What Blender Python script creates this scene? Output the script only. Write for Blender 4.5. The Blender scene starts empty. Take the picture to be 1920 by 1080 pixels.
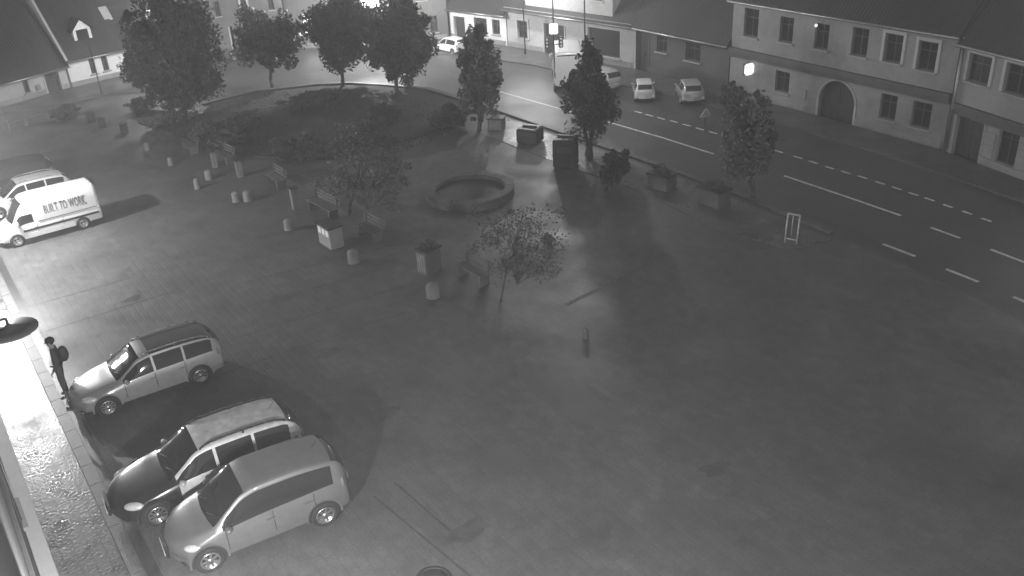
import bpy, bmesh, math, random
import numpy as np
from mathutils import Vector, Matrix
random.seed(7)
SC = bpy.context.scene
COL = SC.collection
PI = math.pi
rad = math.radians

# ------------------------------------------------------------ camera
FPX = 1692.0                     # focal length in pixels of a 1920 wide frame
HC = 15.0                        # lens height
_d = np.array([188.0, 3260.0, FPX]); _d /= np.linalg.norm(_d)
UPc = -_d                                        # world up seen from the lens (x right, y down, z ahead)
Fc = np.array([0, 0, 1.0]) - UPc * UPc[2]; Fc /= np.linalg.norm(Fc)
Rc = np.cross(Fc, UPc)
if Rc[0] < 0: Rc = -Rc
cam_d = bpy.data.cameras.new("camera"); cam = bpy.data.objects.new("camera", cam_d); COL.objects.link(cam)
cam_d.sensor_width = 36.0; cam_d.lens = FPX / 1920 * 36.0
cam_d.clip_start = 0.1; cam_d.clip_end = 3000
_x = Vector((Rc[0], Fc[0], UPc[0])); _y = -Vector((Rc[1], Fc[1], UPc[1])); _z = -Vector((Rc[2], Fc[2], UPc[2]))
M = Matrix((_x, _y, _z)).transposed().to_4x4(); M.translation = Vector((0, 0, HC))
cam.matrix_world = M
SC.camera = cam

def ray(px, py):
    r = np.array([px - 960, py - 540, FPX]); return Vector((r @ Rc, r @ Fc, r @ UPc))
def G(px, py, z=0.0):
    r = ray(px, py); t = (z - HC) / r.z
    return Vector((r.x * t, r.y * t, z))
def proj(p):
    d = np.array([p[0], p[1], p[2] - HC]); c = d[0] * Rc + d[1] * Fc + d[2] * UPc
    return 960 + FPX * c[0] / c[2], 540 + FPX * c[1] / c[2], c[2]
def ppm(p):                                       # pixels per metre at a point
    return FPX / proj(p)[2]
def zat(base, ytop):                              # height over a ground point whose picture row is ytop
    lo, hi = -1.0, 40.0
    for _ in range(40):
        m = (lo + hi) / 2
        if proj((base[0], base[1], m))[1] > ytop: lo = m
        else: hi = m
    return lo

# ------------------------------------------------------------ night sky and exposure
W = bpy.data.worlds.new("World"); SC.world = W; W.use_nodes = True
nt = W.node_tree; nt.nodes.clear()
sky = nt.nodes.new("ShaderNodeTexSky"); sky.sky_type = 'NISHITA'; sky.sun_disc = False
sky.sun_elevation = rad(4); sky.sun_rotation = rad(200); sky.dust_density = 4
bw = nt.nodes.new("ShaderNodeRGBToBW"); bg = nt.nodes.new("ShaderNodeBackground"); wo = nt.nodes.new("ShaderNodeOutputWorld")
nt.links.new(sky.outputs[0], bw.inputs[0]); nt.links.new(bw.outputs[0], bg.inputs[0]); nt.links.new(bg.outputs[0], wo.inputs[0])
SKY_STRENGTH = 0.115
bg.inputs[1].default_value = SKY_STRENGTH
SC.view_settings.view_transform = 'Standard'; SC.view_settings.look = 'None'
SC.view_settings.gamma = 1; SC.view_settings.use_curve_mapping = False
SC.view_settings.exposure = 1.2
SC.cycles.max_bounces = 5
SC.cycles.sample_clamp_indirect = 3
SC.cycles.use_denoising = True

# ------------------------------------------------------------ helpers
MATS = {}
def mat(name, v, rough=0.6, metal=0.0, coat=0.0, noise=None, bump=None, spec=0.5, brick=None, emit=None, rnoise=None, wave=None):
    """grey procedural material. noise=(scale, amount), bump=(scale, strength), brick=(w,h,mortar factor), rnoise=(scale, lo, hi)"""
    if name in MATS: return MATS[name]
    m = bpy.data.materials.new(name); MATS[name] = m; m.use_nodes = True
    n = m.node_tree; N = n.nodes; L = n.links; b = N["Principled BSDF"]
    b.inputs["Base Color"].default_value = (v, v, v, 1); b.inputs["Roughness"].default_value = rough
    b.inputs["Metallic"].default_value = metal; b.inputs["Coat Weight"].default_value = coat
    b.inputs["Coat Roughness"].default_value = 0.08
    b.inputs["Specular IOR Level"].default_value = spec
    if emit is not None:
        b.inputs["Emission Color"].default_value = (1, 1, 1, 1); b.inputs["Emission Strength"].default_value = emit
    geo = N.new("ShaderNodeTexCoord")
    col = None
    def mult(a, c):
        x = N.new("ShaderNodeMix"); x.data_type = 'RGBA'; x.blend_type = 'MULTIPLY'; x.inputs[0].default_value = 1
        L.new(a, x.inputs[6]); L.new(c, x.inputs[7]); return x.outputs[2]
    def noi(scale, detail=5):
        t = N.new("ShaderNodeTexNoise"); t.inputs["Scale"].default_value = scale; t.inputs["Detail"].default_value = detail
        L.new(geo.outputs["Object"], t.inputs["Vector"]); return t.outputs[0]
    def rng(s, lo, hi, a=0.3, c=0.7):
        r = N.new("ShaderNodeMapRange"); r.inputs[1].default_value = a; r.inputs[2].default_value = c
        r.inputs[3].default_value = lo; r.inputs[4].default_value = hi; L.new(s, r.inputs[0]); return r.outputs[0]
    heights = []
    if noise:
        for sc, am in (noise if isinstance(noise[0], tuple) else (noise,)):
            s = rng(noi(sc), 1 - am, 1 + am)
            if col is None:
                x = N.new("ShaderNodeMath"); x.operation = 'MULTIPLY'; x.inputs[1].default_value = v; L.new(s, x.inputs[0]); col = x.outputs[0]
            else:
                x = N.new("ShaderNodeMath"); x.operation = 'MULTIPLY'; L.new(s, x.inputs[0]); L.new(col, x.inputs[1]); col = x.outputs[0]
    if brick:
        t = N.new("ShaderNodeTexBrick"); t.inputs["Scale"].default_value = 1
        t.inputs["Brick Width"].default_value = brick[0]; t.inputs["Row Height"].default_value = brick[1]
        t.inputs["Mortar Size"].default_value = brick[3] if len(brick) > 3 else 0.012
        t.inputs["Color1"].default_value = (1, 1, 1, 1); t.inputs["Color2"].default_value = (.82, .82, .82, 1)
        k = brick[2]; t.inputs["Mortar"].default_value = (k, k, k, 1)
        L.new(geo.outputs["Object"], t.inputs["Vector"])
        bwn = N.new("ShaderNodeRGBToBW"); L.new(t.outputs[0], bwn.inputs[0])
        x = N.new("ShaderNodeMath"); x.operation = 'MULTIPLY'
        if col is not None: L.new(col, x.inputs[0])
        else: x.inputs[0].default_value = v
        L.new(bwn.outputs[0], x.inputs[1]); col = x.outputs[0]
        inv = N.new("ShaderNodeMath"); inv.operation = 'SUBTRACT'; inv.inputs[0].default_value = 1; L.new(t.outputs["Fac"], inv.inputs[1])
        heights.append((inv.outputs[0], 0.02, 0.5))
    if wave:
        t = N.new("ShaderNodeTexWave"); t.bands_direction = wave[2] if len(wave) > 2 else 'X'; t.inputs["Scale"].default_value = wave[0]
        t.inputs["Distortion"].default_value = 0.4
        L.new(geo.outputs["Object"], t.inputs["Vector"])
        s = rng(t.outputs[1], 1 - wave[1], 1 + wave[1] * .5, 0, 1)
        x = N.new("ShaderNodeMath"); x.operation = 'MULTIPLY'
        if col is not None: L.new(col, x.inputs[0])
        else: x.inputs[0].default_value = v
        L.new(s, x.inputs[1]); col = x.outputs[0]
        heights.append((t.outputs[1], 0.03, 0.6))
    if col is not None: L.new(col, b.inputs["Base Color"])
    if rnoise: L.new(rng(noi(rnoise[0], 6), rnoise[1], rnoise[2]), b.inputs["Roughness"])
    if bump: heights.append((noi(bump[0], 8), 0.03, bump[1]))
    prev = None
    for h, dist, st in heights:
        bp = N.new("ShaderNodeBump"); bp.inputs["Strength"].default_value = st; bp.inputs["Distance"].default_value = dist
        L.new(h, bp.inputs["Height"])
        if prev: L.new(prev, bp.inputs["Normal"])
        prev = bp.outputs[0]
    if prev: L.new(prev, b.inputs["Normal"])
    return m

def tag(o, label=None, cat=None, group=None, kind=None):
    if label: o['label'] = label
    if cat: o['category'] = cat
    if group: o['group'] = group
    if kind: o['kind'] = kind
    return o
def empty(name, loc, rz=0.0, label=None, cat=None, group=None, scale=1.0):
    o = bpy.data.objects.new(name, None); COL.objects.link(o); o.location = loc; o.rotation_euler = (0, 0, rz); o.scale = (scale,) * 3
    o.empty_display_size = 0.2
    return tag(o, label, cat, group)
class MB:
    def __init__(s): s.v = []; s.f = []; s.sm = []
    def add(s, vs, fs, smooth=False):
        b = len(s.v); s.v += [tuple(v) for v in vs]; s.f += [tuple(i + b for i in f) for f in fs]; s.sm += [smooth] * len(fs); return s
    def box(s, x0, x1, y0, y1, z0, z1):
        return s.add([(x, y, z) for z in (z0, z1) for y in (y0, y1) for x in (x0, x1)],
                     [(0, 2, 3, 1), (4, 5, 7, 6), (0, 1, 5, 4), (2, 6, 7, 3), (0, 4, 6, 2), (1, 3, 7, 5)])
    def lathe(s, prof, c=(0, 0, 0), n=20, axis='z', smooth=True):
        vs = []; fs = []
        for r, h in prof:
            for k in range(n):
                a = 2 * PI * k / n; p = (r * math.cos(a), r * math.sin(a), h)
                if axis == 'y': p = (p[0], p[2], p[1])
                vs.append((p[0] + c[0], p[1] + c[1], p[2] + c[2]))
        for i in range(len(prof) - 1):
            for k in range(n):
                a, b = i * n + k, i * n + (k + 1) % n; fs.append((a, b, b + n, a + n))
        fs.append(tuple(range(n - 1, -1, -1))); fs.append(tuple(range((len(prof) - 1) * n, len(prof) * n)))
        return s.add(vs, fs, smooth)
    def bar(s, p, q, r, r2=None, n=8):
        p, q = Vector(p), Vector(q); d = (q - p).normalized(); a = d.orthogonal().normalized(); b = d.cross(a); r2 = r if r2 is None else r2
        vs = [p + (a * math.cos(2 * PI * k / n) + b * math.sin(2 * PI * k / n)) * r for k in range(n)] + \
             [q + (a * math.cos(2 * PI * k / n) + b * math.sin(2 * PI * k / n)) * r2 for k in range(n)]
        return s.add(vs, [(k, (k + 1) % n, n + (k + 1) % n, n + k) for k in range(n)] + [tuple(range(n - 1, -1, -1)), tuple(range(n, 2 * n))], True)
    def ell(s, c, r, n=12, m=8, rot=None):
        vs = []; fs = []
        for i in range(m + 1):
            t = PI * i / m
            for k in range(n):
                a = 2 * PI * k / n; p = Vector((r[0] * math.sin(t) * math.cos(a), r[1] * math.sin(t) * math.sin(a), r[2] * math.cos(t)))
                if rot: p = rot @ p
                vs.append(p + Vector(c))
        for i in range(m):
            for k in range(n):
                a, b = i * n + k, i * n + (k + 1) % n; fs.append((a + n, b + n, b, a))
        return s.add(vs, fs, True)
    def build(s, name, material, parent=None, bevel=0.0, fix=True):
        me = bpy.data.meshes.new(name); me.from_pydata(s.v, [], s.f); me.update()
        me.polygons.foreach_set("use_smooth", s.sm)
        if fix:
            bm = bmesh.new(); bm.from_mesh(me); bmesh.ops.remove_doubles(bm, verts=bm.verts, dist=1e-5)
            bmesh.ops.recalc_face_normals(bm, faces=bm.faces)
            if bevel: bmesh.ops.bevel(bm, geom=list(bm.edges), offset=bevel, segments=2, affect='EDGES', clamp_overlap=True)
            bm.to_mesh(me); bm.free()
        me.materials.append(material)
        o = bpy.data.objects.new(name, me); COL.objects.link(o)
        if parent: o.parent = parent
        return o
def children(o): return [c for c in bpy.data.objects if c.parent is o]
def copy_tree(o, parent=None):
    c = o.copy(); COL.objects.link(c); c.parent = parent
    for ch in children(o): copy_tree(ch, c)
    return c
def poly(name, pts, z, material, kind='structure', pix=True, th=0.0):
    ps = [G(*p) for p in pts] if pix else [Vector((p[0], p[1], 0)) for p in pts]
    bm = bmesh.new(); vs = [bm.verts.new((p.x, p.y, z)) for p in ps]; f = bm.faces.new(vs); f.normal_update()
    if f.normal.z < 0: f.normal_flip()
    if th:
        r = bmesh.ops.extrude_face_region(bm, geom=[f]); 
        for g in r['geom']:
            if isinstance(g, bmesh.types.BMVert): g.co.z -= th
        bmesh.ops.recalc_face_normals(bm, faces=bm.faces)
    bmesh.ops.triangulate(bm, faces=bm.faces)
    me = bpy.data.meshes.new(name); bm.to_mesh(me); bm.free(); me.materials.append(material)
    o = bpy.data.objects.new(name, me); COL.objects.link(o)
    if kind: o['kind'] = kind
    return o

# street axes: E1 runs along the street away to the left, E2 across it to the right
A1 = rad(124.0)
E1 = Vector((math.cos(A1), math.sin(A1), 0)); E2 = Vector((math.sin(A1), -math.cos(A1), 0))
def S(a, b, z=0.0): p = E1 * a + E2 * b; p.z = z; return p
def ab(p): return p.dot(E1), p.dot(E2)

# ------------------------------------------------------------ materials
m_plaza = mat('plaza_setts', .098, .5, noise=((.09, .2), (.5, .18), (2.2, .16), (14, .16)), brick=(.42, .26, .8, .016), rnoise=(.35, .34, .66), bump=(30, .3), spec=.45)
m_ground = mat('far_ground', .09, .6, noise=((.1, .2), (1.5, .12)), rnoise=(.4, .4, .7))
m_road = mat('road_asphalt', .062, .5, noise=((.2, .14), (40, .2)), rnoise=(.3, .28, .5), bump=(60, .35))
m_pave = mat('pavement_slabs', .085, .4, noise=((.5, .2), (10, .12)), brick=(.5, .3, .6, .02), rnoise=(1.2, .16, .5), bump=(12, .5))
m_fpave = mat('far_pavement', .1, .5, noise=((.4, .15), (6, .1)), brick=(.5, .5, .8, .02), rnoise=(.7, .3, .6), bump=(20, .3))
m_kerb = mat('kerb_granite', .1, .5, noise=((3, .25), (30, .2)), bump=(20, .4))
m_line = mat('road_paint', .55, .5, noise=((3, .25), (25, .25)))
m_lawn = mat('lawn_soil', .05, .9, noise=((.6, .25), (9, .3)), bump=(14, .6), spec=.2)
m_grass = mat('grass_blades', .06, .8, noise=(2, .3), spec=.2)
m_leaf = [mat('foliage_%s' % k, v, .55, noise=(1.3, .3), spec=.35) for k, v in (('dark', .06), ('medium', .085), ('pale', .13))]
m_bark = mat('bark', .07, .9, noise=(12, .35), bump=(25, .6))
m_white = mat('plaster_white', .62, .8, noise=((.5, .06), (5, .04)), bump=(25, .15))
m_pale = mat('plaster_pale', .38, .85, noise=((.5, .12), (4, .08)), bump=(20, .2))
m_grey = mat('plaster_grey', .26, .85, noise=((.4, .14), (4, .08)), bump=(20, .2))
m_grey2 = mat('plaster_weathered', .24, .85, noise=((.4, .2), (3, .12)), bump=(20, .25))
m_dark = mat('plaster_dark', .075, .85, noise=((.5, .15), (5, .1)), bump=(20, .2))
m_rust = mat('plaster_banded', .2, .85, noise=((.4, .12), (4, .08)), wave=(.62, .22, 'Z'))
m_wall2 = mat('plaster_sooty', .13, .85, noise=((.4, .25), (4, .12)), bump=(20, .2))
m_band = mat('shade_toned_string_course', .09, .8, noise=(2, .2))  # dark tone paints in the shadow under the projecting band
m_trim = mat('trim_pale', .42, .7, noise=(3, .08))
m_sill = mat('sill_stone', .3, .7, noise=(5, .12))
m_roof = mat('roof_tiles', .028, .75, noise=((.5, .2), (5, .2)), wave=(1.5, .16, 'X'), bump=(18, .3))
m_glass = mat('window_glass', .02, .08, spec=.6)
m_shut = mat('door_timber', .03, .6, noise=(3, .2), wave=(2.2, .3, 'X'))
m_frame = mat('window_frame', .06, .5, noise=(8, .1))
m_metal = mat('galvanised_steel', .3, .4, .8, noise=(6, .15))
m_dmetal = mat('dark_steel', .04, .45, .3, noise=(6, .2))
m_conc = mat('concrete', .17, .8, noise=((1.5, .2), (14, .15)), bump=(25, .4))
m_dconc = mat('concrete_damp', .1, .7, noise=((1.5, .25), (14, .15)), bump=(25, .4))
m_wood = mat('bench_timber', .13, .6, noise=(5, .2), wave=(6, .2, 'X'))
m_plast = mat('container_plastic', .035, .45, noise=(2, .15))
m_tyre = mat('tyre_rubber', .02, .75, noise=(10, .2))
m_black = mat('black_trim', .018, .45, noise=(6, .2))
m_rim = mat('alloy_rim', .5, .28, .9, noise=(9, .1))
m_lens = mat('headlamp_lens', .75, .12, .3, noise=(20, .15), coat=1)
m_tail = mat('tail_lamp_lens', .16, .2, noise=(12, .1), coat=1)
m_cglass = mat('car_glass', .018, .05, spec=.7)
def paint(name, v, metal=.3, dirt=.08): return mat(name, v, .38, metal, .7, noise=((1.2, dirt), (6, dirt)))
m_skin = mat('skin', .3, .6, noise=(8, .08)); m_cloth = mat('dark_cloth', .07, .9, noise=(12, .2)); m_hair = mat('hair', .02, .7, noise=(30, .2))
m_lampglass = mat('lamp_glass_lit', .8, .4, emit=14.0)
m_signlit = mat('sign_face_lit', .8, .5, emit=.55)
m_signtext = mat('sign_lettering', .1, .6, noise=(5, .1))
m_paper = mat('poster_paper', .6, .7, noise=(5, .1))

# ------------------------------------------------------------ ground, pavements, road
def rect_ab(name, a0, a1, b0, b1, z, m, th=0.0, kind='structure'):
    return poly(name, [S(a0, b0), S(a1, b0), S(a1, b1), S(a0, b1)], z, m, kind, False, th)
g = poly('ground', [(-900, -300), (900, -300), (900, 1500), (-900, 1500)], 0, m_ground, pix=False)
# plaza laid in setts, its pattern turned to the street
def oriented_sheet(name, pts, z, m, rz=A1, th=0.0):
    o = poly(name, pts, z, m, 'structure', False, th)
    R = Matrix.Rotation(rz, 4, 'Z'); o.data.transform(R.inverted()); o.rotation_euler = (0, 0, rz); return o
KB = ab(G(200, 925))[1]                # kerb line across coordinate
oriented_sheet('plaza', [S(-20, KB), S(75, KB), S(75, KB + 34), S(-20, KB + 34)], .004, m_plaza)
oriented_sheet('pavement', [S(-20, -.3), S(72, -.3), S(72, KB - .32), S(-20, KB - .32)], .09, m_pave, th=.2)
kb = MB()
a = -20.0
while a < 70:
    l = 1.0; z = .1
    p = [S(a + .01, KB - .3), S(a + l - .01, KB - .3), S(a + l - .01, KB), S(a + .01, KB)]
    kb.add([(q.x, q.y, zz) for zz in (-.05, z) for q in p], [(3, 2, 1, 0), (4, 5, 6, 7), (0, 1, 5, 4), (1, 2, 6, 5), (2, 3, 7, 6), (3, 0, 4, 7)])
    a += l
tag(kb.build('kerb', m_kerb), kind='structure')
rect_ab('gutter', -20, 70, KB + .02, KB + .3, .012, mat('gutter_stone', .045, .4, noise=((4, .3), (20, .2)), brick=(.3, .3, .5)))
# darker repaired strips and joints of the parking bays
m_joint = mat('joint_dark', .045, .6, noise=((2, .4), (15, .3)))
m_patch = mat('asphalt_repair', .08, .5, noise=((.8, .2), (20, .15)), rnoise=(.8, .3, .55))
m_cob = mat('cobble_band', .12, .55, noise=((6, .35), (25, .3)), brick=(.16, .16, .35, .03), bump=(20, .6))
def strip(name, p, q, w, z, m):
    p, q = G(*p), G(*q); d = (q - p).normalized(); n = Vector((-d.y, d.x, 0)) * w / 2
    o = poly(name, [p - n, q - n, q + n, p + n], z, m, 'structure', False)
    return o
strip('paving_joint', (85, 622), (330, 545), .07, .009, m_joint)
strip('paving_joint', (30, 582), (250, 520), .05, .009, m_joint)
strip('paving_joint', (700, 930), (905, 1100), .05, .009, m_joint)
strip('paving_joint', (740, 905), (860, 1010), .05, .0095, m_joint)
strip('cobble_band', (1060, 572), (1250, 480), .18, .009, m_cob)
poly('asphalt_repair', [(960, 690), (1060, 700), (1150, 770), (1160, 810), (1075, 790), (1000, 740)], .0085, m_patch)
poly('asphalt_repair', [(830, 612), (865, 606), (885, 632), (850, 646)], .009, m_patch)
poly('asphalt_repair', [(875, 850), (960, 830), (1000, 870), (930, 900)], .0086, m_patch)

m_stain = mat('oil_stain', .06, .35, noise=((3, .3), (20, .2)))
def blot(px, r, m, z, sq=.6, name='stain'):
    c = G(*px); n = 26; ph = random.random() * 6
    pts = []
    for k in range(n):
        t = 2 * PI * k / n; q = r * (1 + .22 * math.sin(3 * t + ph) + .14 * math.sin(5 * t + 2 * ph) + random.uniform(-.07, .07))
        pts.append(c + E2 * (q * math.cos(t)) + E1 * (q * sq * math.sin(t)))
    return poly(name, pts, z, m, 'structure', False)
for k, (px, r) in enumerate([((716, 775), .5), ((250, 560), .35), ((180, 630), .12), ((330, 640), .3), ((530, 560), .5), ((870, 1000), .5), ((1340, 880), .4), ((620, 660), .45), ((1130, 1000), .3)]):
    blot(px, r, m_stain if r < .6 else m_patch, .0092 + k * .00012)
for k in range(6): strip('paving_joint', (420 + 14 * k, 700 - 66 * k + k * k * 3), (760 + 20 * k, 585 - 58 * k + k * k * 3), .035, .0094 + k * .0001, m_joint)
RN = ab(G(1655, 458))[1] ; RC_ = ab(G(1400, 309))[1]; RF = ab(G(1500, 297))[1]
b_center = ab(G(1335, 288))[1]; b_center2 = ab(G(1688, 404))[1]
CL = [G(850, 148), G(985, 183), G(1140, 229), G(1335, 288), G(1688, 404), G(1990, 520)]     # solid line run
road_near = [(760, 158), (860, 188), (950, 218), (1060, 256), (1250, 320), (1420, 384), (1640, 472), (1800, 545), (2050, 672)]
road_far = [(2100, 440), (1920, 382), (1650, 290), (1480, 238), (1300, 190), (1150, 158), (1000, 124), (860, 104), (780, 100)]
poly('road', [(300, 178), (420, 172), (520, 164), (600, 160), (680, 156)] + road_near + road_far + [(640, 96), (520, 110), (400, 130), (240, 160)], .008, m_road)
poly('pavement', [(2100, 440), (1920, 382), (1650, 290), (1480, 238), (1300, 190), (1150, 158), (1000, 124), (860, 104), (780, 100),
                  (780, 70), (850, 74), (960, 90), (1190, 132), (1365, 176), (1540, 222), (1765, 285), (1960, 358), (2100, 400)], .1, m_fpave, th=.15)
poly('pavement', [(-120, 262), (0, 238), (135, 196), (250, 168), (250, 139), (137, 163), (0, 203), (-120, 236)], .1, m_fpave, th=.15)
poly('pavement', [(955, 226), (1060, 262), (1250, 326), (1420, 392), (1560, 450), (1480, 470), (1350, 432), (1180, 350), (1060, 312), (900, 250)], .03, mat('park_edge_paving', .12, .38, noise=((.6, .2), (8, .15)), brick=(.4, .4, .7, .02), rnoise=(.8, .2, .5), bump=(18, .4)), th=.1)
poly('lawn', [(250, 205), (380, 215), (400, 190), (480, 176), (600, 163), (700, 162), (800, 172), (870, 196), (850, 240), (770, 262), (640, 300), (560, 300), (420, 290), (350, 262), (260, 232)], .06, m_lawn, th=.1)
# pale kerb round the far side of the lawn
def ribbon(name, pix, w, z, h, m, kind='structure'):
    P = [G(*p) for p in pix]; mb = MB()
    for i in range(len(P) - 1):
        p, q = P[i], P[i + 1]; d = (q - p).normalized(); n = Vector((-d.y, d.x, 0)) * w / 2
        vs = [p - n, q - n, q + n, p + n]
        mb.add([(v.x, v.y, zz) for zz in (z - h, z) for v in vs], [(3, 2, 1, 0), (4, 5, 6, 7), (0, 1, 5, 4), (1, 2, 6, 5), (2, 3, 7, 6), (3, 0, 4, 7)])
    return tag(mb.build(name, m), kind=kind)
ribbon('kerb', [(380, 198), (480, 173), (600, 160), (660, 158), (730, 162), (800, 169), (870, 190)], .3, .14, .16, m_kerb)
ribbon('kerb', [(800, 166), (860, 186), (950, 214), (1060, 252), (1250, 317), (1420, 380), (1560, 438)], .28, .11, .14, m_kerb)

# painted road markings, each an object of its own
def mark(p, q, w=.12, label=None, name='road_marking'):
    p, q = G(*p), G(*q); d = (q - p).normalized(); n = Vector((-d.y, d.x, 0)) * w / 2
    o = poly(name, [p - n, q - n, q + n, p + n], .013, m_line, 'structure', False); return o
for seg in (((895, 160), (1000, 190)), ((1000, 190), (1095, 217)), ((1140, 229), (1240, 258)), ((1240, 258), (1338, 289)), ((1470, 330), (1580, 367)), ((1580, 367), (1690, 405)),
            ((1745, 427), (1800, 447)), ((1857, 468), (1925, 494))): mark(*seg, w=.14)
for seg in (((1655, 458), (1716, 481)), ((1774, 505), (1834, 529)), ((1900, 557), (1960, 583))): mark(*seg, w=.16)
dA = [(360, 235), (440, 258), (530, 282), (625, 305), (720, 332), (818, 360), (918, 388)]
dA = [(1100 + x / 4, 150 + y / 4) for x, y in dA]
dB = [(192, 572), (305, 608), (430, 650), (550, 685), (675, 720), (805, 762), (930, 803), (1055, 845), (1175, 885), (1312, 935), (1458, 985), (1600, 1038)]
dB = [(1440 + x / 4, 150 + y / 4) for x, y in dB]
for x, y in dA + [(1353, 253), (1377, 260), (1401, 267), (1424, 274), (1452, 282)] + dB:
    k = .27 + (x - 1190) * .00011; l = 14 + (x - 1190) * .007
    mark((x, y), (x + l, y + l * k), .13)

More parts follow.
